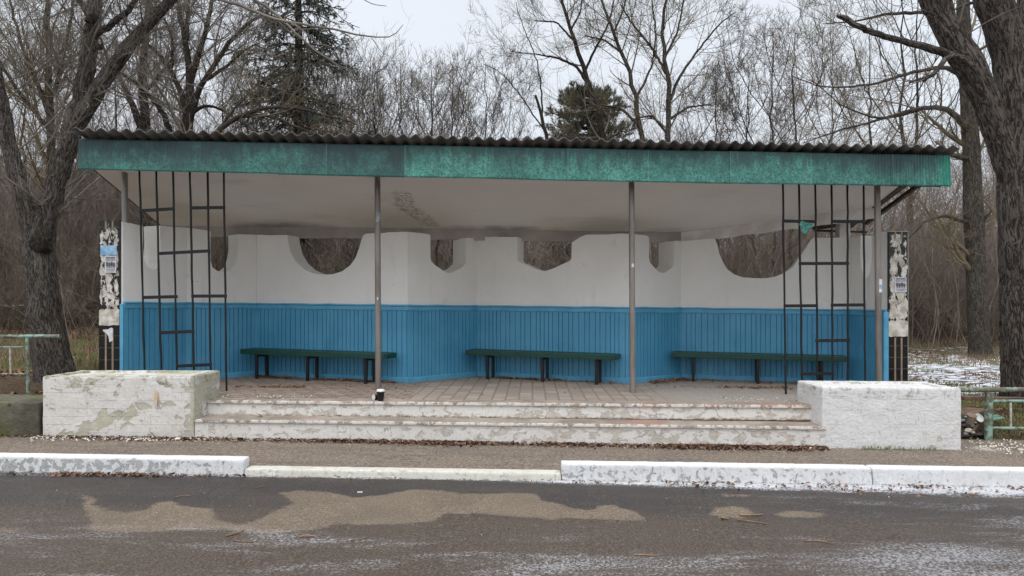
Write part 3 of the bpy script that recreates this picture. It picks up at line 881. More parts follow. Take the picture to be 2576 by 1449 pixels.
def block(name, label, x0, x1, y0, y1, ztop, zk, mat, pl_f, groove, mossy):
    root = empty(name, ((x0 + x1) / 2, y0, 0.1))
    tag(root, label, 'planter', 'white planter blocks beside the steps')
    V, Fq = lump_box(x0, x1, y0, y1, 0.0, ztop, 0.014, 0.0065, zk, 8, 'flrb', groove)
    zr = (V[:, 2] + zk * V[:, 0]) / ztop
    pl_ = pl_f(V, zr)
    dt = np.interp(zr, [0, 0.18, 0.3, 0.9, 1], [0.22, 0.08, -0.08, -0.04, 0.10]) + mossy * (V[:, 0] > x1 - 0.03) * 0.10
    mesh('wall', V, Fq, mat, root, True, {'pl': pl_, 'dt': dt})
    # rim (top frame) and soil inside
    r = 0.09
    rim = [(x0, x1, y0, y0 + r), (x0, x1, y1 - r, y1), (x0, x0 + r, y0 + r - 0.01, y1 - r + 0.01), (x1 - r, x1, y0 + r - 0.01, y1 - r + 0.01)]
    vs, fs, k = [], [], 0
    for i_, (a, b, c_, d_) in enumerate(rim):
        v_, f_ = lump_box(a, b, c_, d_, ztop - 0.12, ztop + 0.003 - 0.001 * i_, 0.02, 0.005, zk, 9, 'ftlrb')
        vs.append(v_); fs.append(f_ + k); k += len(v_)
    V = np.concatenate(vs)
    mesh('rim', V, np.concatenate(fs), mat, root, True, {'pl': 0.02 + 0.10 * mossy + 0 * V[:, 0], 'dt': 0.14 + 0.05 * mossy + 0 * V[:, 0]})
    V, Fq = grid(x0 + r, x1 - r, y0 + r, y1 - r, 90, 40, lambda X, Y: ztop - 0.022 - zk * X + 0.016 * (fbm(np.stack([X, Y, 0 * X], -1), 7, 5) - 0.5))
    mesh('top_slab', V, Fq, mat, root, True, {'pl': np.full(len(V), 0.06), 'dt': np.full(len(V), 0.05)})
    return root
def pl_left(V, zr):
    x = V[:, 0]
    # bare band rising to the right, as the old coat has come off
    u = (x + 5.08) / 1.64
    lower = np.interp(u, [0, 0.13, 0.27, 0.40, 0.55, 0.8, 1.0], [0.02, 0.26, 0.38, 0.52, 0.60, 0.50, 0.45])
    band = np.clip(1 - np.abs(zr - lower + 0.12) / 0.20, 0, 1) * np.clip(1.25 - u, 0, 1) * 0.18
    top = np.clip((zr - 0.80) * 2, 0, 1) * 0.08 + 0.12 * np.exp(-((u - 0.95) / 0.06) ** 2) * (zr > 0.8)
    low = np.clip(0.14 - zr, 0, 1) * 1.0
    side = (x > -3.47) * 0.12
    return band + top + low + side - 0.02
def pl_right(V, zr):
    return np.clip(0.10 - zr, 0, 1) * 1.2 + 0.10 * np.exp(-((V[:, 0] - 4.72) / 0.12) ** 2 - ((zr - 0.85) / 0.1) ** 2) + (V[:, 0] < 3.40) * 0.04
bl = block('planter_block', 'long white planter block left of the steps, stained and mossy with board lines', -5.08, -3.44, 7.38, 8.05, EYE - 0.767, 0.0, M['block_l'], pl_left, None, 1.0)
mesh_r = MB()
br__ = block('planter_block', 'cleaner white planter block right of the steps with rough roller texture', 3.365, 4.875, 7.40, 8.06, EYE - 0.888 + 0.0075 * 3.365, 0.0075, M['block_r'], pl_right, None, 0.35)

# rust run on the left block: thin irregular stain layer in its own part
n = NT('rust_run')
x, y, z = n.xyz()
M['rust'] = n.done(n.mix(n.ramp(n.noise(20, 5), 0.4, 0.6), (0.56, 0.36, 0.20), (0.60, 0.50, 0.38)), 0.9)
sv = []
cx_, zt, zb = bp(392, 985, 7.37)[0], EYE - (982 - V0) * 7.37 / F, EYE - (1034 - V0) * 7.37 / F
NN = 26
vs, fs = [], []
for i in range(NN):
    t = i / (NN - 1)
    wd = 0.020 * math.sin(math.pi * min(1, t * 1.1 + 0.06)) ** 0.5 * (1 - 0.45 * t) * (0.8 + 0.5 * random.random()) + 0.002
    off = 0.006 * math.sin(t * 7) + 0.012 * t + random.uniform(-.003, .003)
    z = zt + (zb - zt) * t
    vs += [(cx_ + off - wd, 7.366, z), (cx_ + off + wd * 0.2, 7.362, z), (cx_ + off + wd, 7.366, z)]
    if i:
        a = (i - 1) * 3
        fs += [(a, a + 1, a + 4, a + 3), (a + 1, a + 2, a + 5, a + 4)]
mesh('rust_stain', vs, fs, M['rust'], bl, True)

# low mossy retaining wall on the left
V, Fq = lump_box(-9.5, -5.11, 7.36, 8.06, 0.0, EYE - 1.05, 0.03, 0.02, 0.0, 4, 'ftlrb')
lw = mesh('retaining_wall', V, Fq, M['moss'], None, True)
tag(lw, 'low dark mossy concrete retaining wall left of the stained white planter', 'wall')

# kerbs
def kerb(label, x0, x1, h, mat, plf, y0=6.05, wd=0.14):
    V, Fq = lump_box(x0, x1, y0, y0 + wd, -0.12, 0.055 + h, 0.012, 0.003, 0.0145, 10, 'ftlrb')
    zr = (V[:, 2] + 0.0145 * V[:, 0] - 0.055) / h
    V[:, 1] += np.clip(1 - zr, 0, 1) * -0.015
    pl_ = plf(V[:, 0], zr)
    dt = np.interp(zr, [0, 0.15, 0.35, 1], [0.25, 0.08, -0.05, -0.1])
    o = mesh('kerb_stone', V, Fq, mat, None, True, {'pl': pl_, 'dt': dt})
    tag(o, label, 'kerb', 'whitewashed kerb stones along the road')
    return o
bell = lambda z, c, s: np.exp(-((z - c) / s) ** 2)
kerb('high white kerb at left with many grey worn patches, ending before the dropped kerb', -5.95, -2.375, 0.145, M['kerb'], lambda x, z: 0.10 * bell(z, 0.5, 0.45) * np.clip((-2.75 - x) * 3, 0, 1) - 0.12 * (z > 0.85))
kerb('low cream dropped kerb lying between the two high white kerbs', -2.372, 0.437, 0.062, M['kerb_low'], lambda x, z: 0.02 + 0 * x)
kerb('high white kerb right of the dropped kerb, flecked with grey chips', 0.44, 3.19, 0.15, M['kerb'], lambda x, z: 0.045 * bell(z, 0.35, 0.35) - 0.14 * (z > 0.85) - 0.02)
kerb('cleanest white kerb at far right beyond the narrow joint crack', 3.198, 6.6, 0.15, M['kerb'], lambda x, z: 0.0 * x - 0.06 - 0.1 * (z > 0.8) + 0.02 * bell(z, 0.2, 0.2))
kerb('high white kerb continuing beyond the left edge of the view', -9.5, -5.955, 0.145, M['kerb'], lambda x, z: 0.05 * bell(z, 0.5, 0.4))

# ------------------------------------------------------------------ the shelter
SH = empty('bus_shelter', (0, 9.5, 0.5))
tag(SH, 'open bus shelter with corrugated roof, teal fascia, scalloped white walls and blue boards', 'bus shelter')

W = [np.array(p) for p in [(-4.92, 8.63), (-4.55, 9.55), (-3.87, 10.35), (-1.466, 9.59), (-0.545, 10.59), (1.685, 9.785), (2.60, 10.50), (4.90, 9.90), (4.986, 9.05)]]
TH = 0.30
def nrm(a, b):
    d = (b - a) / np.linalg.norm(b - a)
    return np.array([-d[1], d[0]])
O = []
for i in range(len(W)):
    if i == 0: O.append(W[0] + np.array([-0.27, 0.0]))
    elif i == len(W) - 1: O.append(W[-1] + np.array([0.27, 0.0]))
    else:
        n1, n2 = nrm(W[i - 1], W[i]), nrm(W[i], W[i + 1])
        m_ = (n1 + n2); m_ /= np.linalg.norm(m_)
        O.append(W[i] + m_ * TH / max(0.5, m_ @ n1))
z4 = lambda p: [(a / 3 + 127.8, b / 3 + 408.9) for a, b in p]
z5 = lambda p: [(a / 3 + 894.5, b / 3 + 447.2) for a, b in p]
z6 = lambda p: [(a / 3 + 1661.1, b / 3 + 447.2) for a, b in p]
PROF = [
 z4([(560,449),(693,476),(695,480),(697,640),(705,730),(730,785),(762,806),(795,800),(815,760),(825,700),(828,600),(822,480),(835,475),(930,487),(1025,492)]),
 z4([(1025,492),(1100,500),(1203,516),(1207,524),(1208,740),(1222,790),(1260,818),(1300,826),(1345,815),(1385,780),(1405,720),(1415,650),(1412,550),(1412,541),(1550,545)]),
 z4([(1550,545),(1660,549),(1780,546),(1785,556),(1790,600),(1810,680),(1850,750),(1910,805),(1980,835),(2060,846),(2130,842),(2200,820),(2260,775),(2300,720),(2325,650),(2345,580),(2360,547),(2380,537),(2440,533)]) + z5([(170,420),(250,411),(385,408)]),
 z5([(385,408),(470,415),(555,427),(565,436),(566,600),(572,630),(600,660),(660,700),(690,715),(712,718),(735,712),(790,685),(830,650),(835,620),(835,456),(845,452),(910,450)]),
 z5([(910,450),(1050,444),(1150,447),(1216,445),(1222,452),(1220,620),(1230,632),(1300,662),(1360,690),(1420,705),(1445,700),(1500,680),(1600,635),(1620,625),(1628,610),(1630,490),(1640,482),(1700,445),(1740,430),(1900,428),(1990,420),(2066,423)]),
 z5([(2066,423),(2110,425),(2190,435),(2210,444),(2215,456),(2215,600),(2222,640),(2250,672),(2290,710),(2318,720),(2340,715),(2380,685),(2400,660),(2404,640),(2404,480),(2410,474),(2456,475)]),
 z6([(156,475),(250,468),(400,457),(412,462),(430,500),(445,570),(470,630),(505,690),(560,730),(620,750),(700,757),(800,757),(870,745),(940,715),(1000,670),(1050,600),(1090,540),(1120,490),(1143,456),(1160,450),(1300,452),(1435,450)]),
 z6([(1435,450),(1510,436),(1512,442),(1508,580),(1512,660),(1530,725),(1550,752),(1565,750),(1585,700),(1595,600),(1593,440),(1600,434),(1655,416),(1665,408),(1722,403)]),
]
RAIL = lambda x: EYE - 0.004 - 0.0105 * x      # top of the dado rail
for i, prof in enumerate(PROF):
    a, b = W[i], W[i + 1]
    oa, ob = O[i], O[i + 1]
    L = np.linalg.norm(b - a)
    d = (b - a) / L
    top = []
    for (u, v) in prof:
        # ray through (u, v) meets the inner wall plane
        k = (u - U0) / F
        # (k*Y, Y) = a + s*d
        A_ = np.array([[k, -d[0]], [1.0, -d[1]]])
        Yv, s = np.linalg.solve(A_, a)
        top.append((min(max(s, 0), L), EYE - (v - V0) * Yv / F))
    top[0] = (0, top[0][1]); top[-1] = (L, top[-1][1])
    # densify slightly uneven top
    T2 = [top[0]]
    for p, q in zip(top[:-1], top[1:]):
        m_ = max(1, int(math.hypot(q[0] - p[0], q[1] - p[1]) / 0.07))
        for k in range(1, m_ + 1):
            t = k / m_
            jit = (random.random() - 0.5) * 0.006 if k < m_ else 0
            T2.append((p[0] + (q[0] - p[0]) * t, p[1] + (q[1] - p[1]) * t + jit))
    poly = [(0, 0.30), (L, 0.30)] + T2[::-1]
    nP = len(poly)
    vi = [(a[0] + d[0] * s, a[1] + d[1] * s, z) for s, z in poly]
    nn0 = nrm(a, b)
    da, db = oa - (a + nn0 * TH), ob - (b + nn0 * TH)
    vo = []
    for s, z in poly:
        q_ = a + d * s + nn0 * TH + da * max(0.0, 1 - s / 0.12) + db * max(0.0, 1 - (L - s) / 0.12)
        vo.append((q_[0], q_[1], z))
    fs = [list(range(nP)), list(range(nP, 2 * nP))[::-1]]
    for k in range(nP):
        k2 = (k + 1) % nP
        fs.append((k2, k, nP + k, nP + k2))
    o = mesh('wall', vi + vo, fs, M['plaster'], SH)
    bevel(o, 0.008, 2, 25)
    # blue boards, rail and skirting on the inner face
    nin = -nrm(a, b)
    s = 0.0
    pts = []
    rr = random.Random(i + 3)
    s0, s1 = 0.0, L
    def ip(s, dd):
        j = i if s <= 1e-6 else (i + 1 if s >= L - 1e-6 else None)
        if j is None or j in (0, len(W) - 1):
            return a + d * s + nin * dd
        n1, n2 = -nrm(W[j - 1], W[j]), -nrm(W[j], W[j + 1])
        mm = n1 + n2; mm /= np.linalg.norm(mm)
        return W[j] + mm * dd / (mm @ n1)
    s = s0
    pts.append((s0, 0.022))
    while s < s1 - 0.05:
        wd = rr.choice([0.062, 0.066, 0.07, 0.085, 0.09, 0.064])
        e_ = min(s + wd, s1)
        dep = 0.022 + rr.uniform(-0.0015, 0.0015)
        pts += [(s + 0.001, dep), (e_ - 0.010, dep), (e_ - 0.007, 0.008), (e_ - 0.001, 0.008)]
        s = e_
    pts.append((s1, 0.022))
    vs, fs = [], []
    for (s, dd) in pts:
        x, y = ip(s, dd)
        vs += [(x, y, fz(x) - 0.01), (x, y, RAIL(x) - 0.02)]
    for k in range(len(pts) - 1):
        fs.append((2 * k, 2 * k + 2, 2 * k + 3, 2 * k + 1))
    mesh('wainscot', vs, fs, M['blue'], SH)
    def strip(name, prof_, zf, mat):
        vs, fs = [], []
        ns = max(2, int(L / 0.25))
        for k in range(ns + 1):
            s = s0 + (s1 - s0) * k / ns
            # mitre: widen towards the room at the ends
            for (dd, dz) in prof_:
                x, y = ip(s, dd)
                wob = 0.004 * math.sin(k * 2.3 + i)
                vs.append((x, y, zf(x) + dz + wob))
        m_ = len(prof_)
        for k in range(ns):
            for j in range(m_):
                j2 = (j + 1) % m_
                fs.append((k * m_ + j, k * m_ + j2, (k + 1) * m_ + j2, (k + 1) * m_ + j))
        fs.append(list(range(m_))[::-1]); fs.append([ns * m_ + j for j in range(m_)])
        return mesh(name, vs, fs, mat, SH)
    strip('dado_rail', [(0.0, 0.0), (0.045, -0.006), (0.048, -0.018), (0.034, -0.03), (0.034, -0.078), (0.028, -0.088), (0.0, -0.088)], RAIL, M['bluetrim'])
    strip('skirting', [(0.0, 0.075), (0.030, 0.072), (0.036, 0.06), (0.036, -0.01), (0.0, -0.01)], fz, M['bluetrim'])
# outer board edge by each pillar
for (p, e0, e1) in ((W[0], -0.035, 0.02), (W[-1], -0.07, 0.0)):
    mb = MB()
    xx = p[0]
    mb.box(xx + e0, xx + e1, p[1] - 0.03, p[1] + 0.01, fz(xx) - 0.02, RAIL(xx) - 0.03)
    bevel(mb.build('board_edge', M['bluetrim'], SH), 0.006)

# pillar fronts: black tiles, beige strips, paper residue
def tiled(px0, px1, y, ztop, seed, zones):
    x0, x1 = px0, px1
    nx, nz_ = 28, 190
    z0 = 0.35
    A_, B_ = np.meshgrid(np.linspace(x0, x1, nx), np.linspace(z0, ztop, nz_))
    V = np.stack([A_, np.full_like(A_, y), B_], -1).reshape(-1, 3)
    i = np.arange(nx * nz_).reshape(nz_, nx)
    Fq = np.stack([i[:-1, :-1], i[:-1, 1:], i[1:, 1:], i[1:, :-1]], -1).reshape(-1, 4)
    vv = V0 - (V[:, 2] - EYE) * F / y          # height as seen, only to look up the zones
    zr = (ztop - V[:, 2])
    xr = (V[:, 0] - x0) / (x1 - x0)
    res = np.interp(zr, [q[0] for q in zones], [q[1] for q in zones])
    res = res + (0.10 if seed == 2 else 0.03) * (res > 0.2) - 0.35 * np.clip(np.abs(xr - 0.5 - 0.0) * 2 - 0.78, 0, 1) / 0.22 * (res < 0.9)
    # body slab so the face has a thickness
    o = mesh('tiled_face', V, Fq, M['tiles'], SH, True, {'res': res, 'row': (V[:, 2] / 0.152)})
    mb = MB()
    mb.box(x0 - 0.001, x1 + 0.001, y + 0.002, y + 0.03, z0, ztop + 0.003)
    mb.build('tile_backing', M['black'], SH)
    for fx in (0.335, 0.665):
        xc = x0 + (x1 - x0) * fx
        for (ta, tb) in zones_free:
            mb = MB()
            mb.box(xc - 0.011, xc + 0.011, y - 0.004, y + 0.001, max(z0, ztop - tb), ztop - ta)
            mb.build('grout_strip', M['grout'], SH)
yl = 8.60; yr = 9.02
ztl = bp(0, 556, yl)[2]; ztr = bp(0, 583, yr)[2]
zones_free = [(0.0, 0.10), (1.36, 3.0)]
zl = [(0, 0.0), (0.06, 0.22), (0.12, 0.45), (0.3, 0.42), (0.36, 0.4), (0.8, 0.48), (1.05, 0.52), (1.10, 0.25), (1.14, 1.2), (1.30, 1.2), (1.335, -0.5), (3, -0.5)]
tiled(bp(249, 0, yl)[0], bp(301, 0, yl)[0], yl, ztl, 1, zl)
zones_free = [(0.0, 0.10), (1.40, 3.0)]
zr_ = [(0, 0.0), (0.05, 0.42), (0.15, 0.40), (0.22, 0.3), (0.4, 0.50), (0.6, 0.46), (0.75, 0.35), (0.9, 0.50), (1.05, 0.65), (1.12, 0.65), (1.17, 0.2), (1.20, 1.2), (1.37, 1.2), (1.40, -0.5), (3, -0.5)]
tiled(bp(2235.5, 0, yr)[0], bp(2284, 0, yr)[0], yr, ztr, 2, zr_)

# ceiling
def cz(x, y): return EYE + 1.708 - 0.0105 * x - 0.26 * (y - 8.45)
nx, ny = 160, 50
S_, T_ = np.meshgrid(np.linspace(0, 1, nx), np.linspace(0, 1, ny))
Xc = -5.27 + S_ * (5.04 + 5.27) - 0.13 * T_ * (1 - S_)
yb = np.interp(Xc, [-5.5, 2.62, 4.07, 5.05], [10.5, 10.56, 9.95, 9.52])
Yc = 8.39 + (yb - 8.39) * T_
Zc = cz(Xc, Yc) + 0.020 * (fbm(np.stack([Xc, Yc, 0 * Xc], -1), 1.1, 3) - 0.5)
V = np.stack([Xc, Yc, Zc], -1).reshape(-1, 3)
i = np.arange(nx * ny).reshape(ny, nx)
Fq = np.stack([i[:-1, :-1], i[1:, :-1], i[1:, 1:], i[:-1, 1:]], -1).reshape(-1, 4)
uu = V[:, 0] * F / V[:, 1] + U0
vv = V0 - (V[:, 2] - EYE) * F / V[:, 1]
def segd(px, py, a, b):
    ax, ay = a; bx, by = b
    t = np.clip(((px - ax) * (bx - ax) + (py - ay) * (by - ay)) / ((bx - ax) ** 2 + (by - ay) ** 2), 0, 1)
    return np.hypot(px - ax - t * (bx - ax), py - ay - t * (by - ay))
def cpt(u, v):
    Y = (3.905) / ((V0 - v) / F + 0.26)
    return ((u - U0) * Y / F, Y)
px, py = V[:, 0], V[:, 1]
mold = np.clip(1.15 - segd(px, py, cpt(1012, 492), cpt(1022, 528)) / 0.20, 0, 1)
mold = np.maximum(mold, np.clip(1.15 - segd(px, py, cpt(1015, 520), cpt(1085, 566)) / 0.22, 0, 1))
rear_dark = np.exp(-((px + 3.5) / 0.7) ** 2 - ((py - 10.45) / 0.22) ** 2) * 1.0 + np.exp(-((px + 0.2) / 0.9) ** 2 - ((py - 10.5) / 0.18) ** 2) * 0.8 + 0.35 * np.exp(-((px - 1.5) / 0.6) ** 2 - ((py - 10.0) / 0.3) ** 2) + 0.35 * np.exp(-((py - 10.5) / 0.12) ** 2)  # darker patches and a thin band near the ceiling's rear edge
mesh('ceiling', V, Fq, M['ceil'], SH, True, {'mold': mold, 'rear_dark': rear_dark})
# rear eave beam following the ceiling edge
pts = [(-5.36, 10.50), (2.62, 10.57), (5.05, 9.52)]
for (p, q) in zip(pts[:-1], pts[1:]):
    mb = MB()
    d = np.array(q) - np.array(p); L = np.linalg.norm(d); d /= L
    nn_ = np.array([-d[1], d[0]])
    ns = 24
    for k in range(ns):
        a_, b_ = p + d * (L * k / ns), p + d * (L * (k + 1) / ns)
        za_, zb_ = cz(*a_), cz(*b_)
        h1, h2 = 0.165 + 0.008 * math.sin(k * 1.3), 0.165 + 0.008 * math.sin((k + 1) * 1.3)
        if k in (7, 15): h1 += 0.006
        mb.hexa([(a_[0], a_[1], za_ - h1), (b_[0], b_[1], zb_ - h2), (b_[0] + nn_[0] * .05, b_[1] + nn_[1] * .05, zb_ - h2), (a_[0] + nn_[0] * .05, a_[1] + nn_[1] * .05, za_ - h1),
                 (a_[0], a_[1], za_ + 0.02), (b_[0], b_[1], zb_ + 0.02), (b_[0] + nn_[0] * .05, b_[1] + nn_[1] * .05, zb_ + 0.02), (a_[0] + nn_[0] * .05, a_[1] + nn_[1] * .05, za_ + 0.02)])
    mb.build('eave_beam', M['beam'] if p[0] < 0 else M['beamwhite'], SH)
# open rear-right corner: stub post, loose batten, outer rafter
mb = MB()
c0, c1 = bp(2110, 600, 9.98), bp(2137, 600, 9.98)
mb.box(c0[0], c1[0], 9.95, 10.08, 2.2, EYE + 1.27)
bevel(mb.build('corner_post', M['beamwhite'], SH), 0.006)
mb = MB(); mb.bar(bp(1915, 600, 10.3), bp(1945, 580, 10.6), 0.05, 0.03); mb.build('batten', M['beamwhite'], SH)
mb = MB(); mb.bar(bp(2047, 574, 10.0), bp(2118, 566, 10.2), 0.05, 0.05); mb.bar(bp(2050, 580, 10.3), bp(2180, 584, 10.3), 0.03, 0.03); mb.build('batten', M['wood_dark'], SH)
mb = MB(); mb.bar((5.07, 8.45, cz(5, 8.45) + 0.03), (5.07, 10.4, cz(5, 10.4) + 0.03), 0.10, 0.08); mb.build('rafter', M['wood_dark'], SH)
mb = MB(); mb.bar((-5.28, 8.45, cz(-5, 8.45) + 0.05), (-5.43, 10.8, cz(-5, 10.8) + 0.05), 0.06, 0.06); mb.build('rafter', M['wood_dark'], SH)
for xx in np.linspace(5.12, 5.40, 2):
    mb = MB(); mb.bar((xx, 8.45, cz(5, 8.45) + 0.10), (xx, 10.4, cz(5, 10.4) + 0.10), 0.05, 0.05); mb.build('rafter', M['wood_dark'], SH)

# roof: ten corrugated sheets
def roof_z(x): return EYE + 1.985 - 0.0145 * x
x = -5.22
SW = 1.034
seams = []
for k in range(10):
    xa = -5.20 + k * SW * 1.03
    xb = xa + SW * 1.03 + 0.10
    if k == 9: xb = 5.47
    seams.append(xa)
    n_ = int((xb - xa) / 0.0095)
    xs = np.linspace(xa, xb, n_)
    dz = random.uniform(-0.004, 0.004) + (0.006 if k % 2 else 0.0) + np.linspace(0.010, 0.0, n_)
    yoff = random.uniform(-0.015, 0.015)
    wave = 0.0205 * np.sin((xs + 5.2) * 2 * math.pi / 0.1485)
    Y_ = [8.20, 8.24, 8.8, 9.6, 10.4, 11.2]
    Vt = np.array([[(x_, y_ + yoff + 0.022 * x_ , roof_z(x_) + w_ + d_ - 0.19 * (y_ - 8.2) + 0.02) for x_, w_, d_ in zip(xs, wave, dz)] for y_ in Y_])
    Vb = Vt.copy(); Vb[..., 2] -= 0.0085
    ny_, nx_ = Vt.shape[:2]
    V = np.concatenate([Vt.reshape(-1, 3), Vb.reshape(-1, 3)])
    i = np.arange(nx_ * ny_).reshape(ny_, nx_)
    j = i + nx_ * ny_
    q = lambda a, b, c_, d_: np.stack([a, b, c_, d_], -1).reshape(-1, 4)
    Fq = np.concatenate([q(i[:-1, :-1], i[:-1, 1:], i[1:, 1:], i[1:, :-1]), q(j[:-1, :-1], j[1:, :-1], j[1:, 1:], j[:-1, 1:]),
                         q(i[0, 1:], i[0, :-1], j[0, :-1], j[0, 1:]), q(i[-1, :-1], i[-1, 1:], j[-1, 1:], j[-1, :-1]),
                         q(i[:-1, 0], i[1:, 0], j[1:, 0], j[:-1, 0]), q(i[1:, -1], i[:-1, -1], j[:-1, -1], j[1:, -1])])
    mesh('roof_sheet', V, Fq, M['slate'], SH, False)
# timber carrying the roof, dark strip behind the sheet edge
mb = MB()
mb.hexa([(-5.26, 8.30, EYE + 1.62 + .07), (5.36, 8.52, EYE + 1.50 - .02), (5.36, 8.56, EYE + 1.50 - .02), (-5.26, 8.34, EYE + 1.62 + .07), (-5.26, 8.30, roof_z(-5.26) - 0.045), (5.36, 8.52, roof_z(5.36) - 0.045), (5.36, 8.56, roof_z(5.36) - 0.045), (-5.26, 8.34, roof_z(-5.26) - 0.045)])
mb.build('front_purlin', M['wood_dark'], SH)

# fascia: ribbed sheets
su = [199, 407, 612, 703, 820, 1018, 1222, 1427, 1629, 1835, 2038, 2243, 2389]
bot = [(199, 427), (407, 432), (612, 436.5), (700, 438), (704, 440), (1018, 447), (1222, 450), (1427, 456), (1629, 459), (1835, 463), (2038, 465.5), (2243, 468), (2389, 470)]
TONE = [0.65, 0.80, 0.45, 0.7, 0.95, 0.10, 0.42, 0.18, 0.34, 0.20, 0.38, 0.30]
fy = lambda x: 8.30 + 0.020 * x
for k in range(len(su) - 1):
    ua, ub = su[k], su[k + 1]
    Ya = fy((ua - U0) * 8.3 / F); Yb = fy((ub - U0) * 8.3 / F)
    xa, xb = (ua - U0) * Ya / F, (ub - U0) * Yb / F
    if k < len(su) - 2: xb += 0.012
    nx_ = max(12, int((xb - xa) / 0.0055)); nz_ = 18
    xs = np.linspace(xa, xb, nx_)
    amp = 0.0012 + np.interp(xs, [-5.5, -3, 4.3, 4.8, 5.5], [0.0012, 0.0004, 0.0006, 0.006, 0.008])
    rib = amp * np.sin(xs * 2 * math.pi / 0.036)
    us = xs * F / fy(xs) + U0
    vb = np.interp(us, [p[0] for p in bot], [p[1] for p in bot])
    vt = np.interp(us, [199, 2389], [350, 391])
    zb = EYE - (vb - V0) * fy(xs) / F
    zt = EYE - (vt - V0) * fy(xs) / F
    dy = -0.004 * (k % 2) - np.linspace(0.005, 0, nx_) + random.uniform(-.001, .001)
    T_ = np.linspace(0, 1, nz_)
    V = np.array([[(x_, fy(x_) + r_ + d_ - 0.02 * (1 - t), b_ + (t_ - b_) * t) for x_, r_, d_, b_, t_ in zip(xs, rib, dy, zb, zt)] for t in T_]).reshape(-1, 3)
    i = np.arange(nx_ * nz_).reshape(nz_, nx_)
    Fq = np.stack([i[:-1, :-1], i[:-1, 1:], i[1:, 1:], i[1:, :-1]], -1).reshape(-1, 4)
    xx = V[:, 0]; tt = np.repeat(T_, nx_)
    dk = np.interp(xx, [-5.3, -4.9, -3.6, -3.0, -2.5, -1.4, -1.34, -1.2, 3.5, 4.0, 4.7, 5.2, 5.4], [0.75, 0.8, 0.70, 0.35, 0.8, 1.0, 0.9, 0.18, 0.18, 0.35, 0.75, 0.3, 0.0])
    dk = dk * (0.35 + 0.65 * np.clip(tt * 1.3, 0, 1)) * (0.6 + 0.8 * fbm(V, 1.7, 3, 7)) 
    brt = np.clip((xx - 5.22) / 0.12, 0, 1) * 0.9 + np.clip(0.12 - tt, 0, 1) * 3 * (xx < -1) + np.clip(1 - (xa + 0.01 - xx + 0.02) / 0.0001, 0, 0)
    o = mesh('fascia_panel', V, Fq, M['fascia'], SH, True, {'dark': np.clip(dk * 1.3, 0, 1), 'zz': tt, 'bright': np.clip(brt, 0, 1), 'tone': np.full(len(V), TONE[k]) * (0.7 + 0.6 * fbm(V, 2.0, 2, 3)), 'joint': (xx - xx.min() < 0.012) * 1.0 * (k > 3)})
    m_ = o.modifiers.new('thickness', 'SOLIDIFY'); m_.thickness = 0.003; m_.offset = 1

# poles
def pole(u_t, u_b, name='pole'):
    Y = 8.72
    xb = (u_b - U0) * Y / F; xt = (u_t - U0) * Y / F
    P_, R_ = resample([(xb, Y, fz(xb) - 0.01), (xt, Y, cz(xt, Y) + 0.03)], [0.0385, 0.0375], 6)
    o = tube_mesh('pole', [(P_[None], R_[None], 24)], M['pole'], SH)
    return xb, xt, Y, o
pl1 = pole(313, 321)
pl2 = pole(949.5, 951.5)
pl3 = pole(1588.5, 1591.5)
pl4 = pole(2206.5, 2211)
zt_, zb_ = bp(0, 533, 8.72)[2], bp(0, 560, 8.72)[2]
mb = MB(); mb.lathe((pl2[0] - 0.004, 8.72, zb_), [(0.0395, 0), (0.0402, 0.01), (0.0402, zt_ - zb_ - 0.01), (0.0395, zt_ - zb_)], 24); mb.build('tape_band', M['tape'], pl2[3], True)
for (pp, v0_, v1_, mt) in ((pl4, 703, 718, 'whiteplastic'), (pl4, 718, 727, 'bluepaper'), (pl4, 727, 736, 'whiteplastic'), (pl3, 664, 672, 'whiteplastic'), (pl2, 748, 754, 'whiteplastic')):
    mb = MB()
    za_, zb_ = bp(0, v0_, 8.72)[2], bp(0, v1_, 8.72)[2]
    small = pp is not pl4
    cx_ = pp[0] - 0.003
    NA = 8
    a0, a1 = ((-2.6, -0.6) if not small else ((-2.0, -1.2) if pp is pl3 else (-1.7, -1.3)))
    vs, fs = [], []
    for q_ in range(NA + 1):
        t = a0 + (a1 - a0) * q_ / NA
        j1, j2 = random.uniform(-.008, .008), random.uniform(-.008, .008)
        vs += [(cx_ + 0.0398 * math.cos(t), 8.72 + 0.0398 * math.sin(t), zb_ + j1), (cx_ + 0.0398 * math.cos(t), 8.72 + 0.0398 * math.sin(t), za_ + j2)]
        if q_: fs.append((2 * q_ - 2, 2 * q_, 2 * q_ + 1, 2 * q_ - 1))
    mesh('sticker', vs, fs, M[mt], pp[3], True)

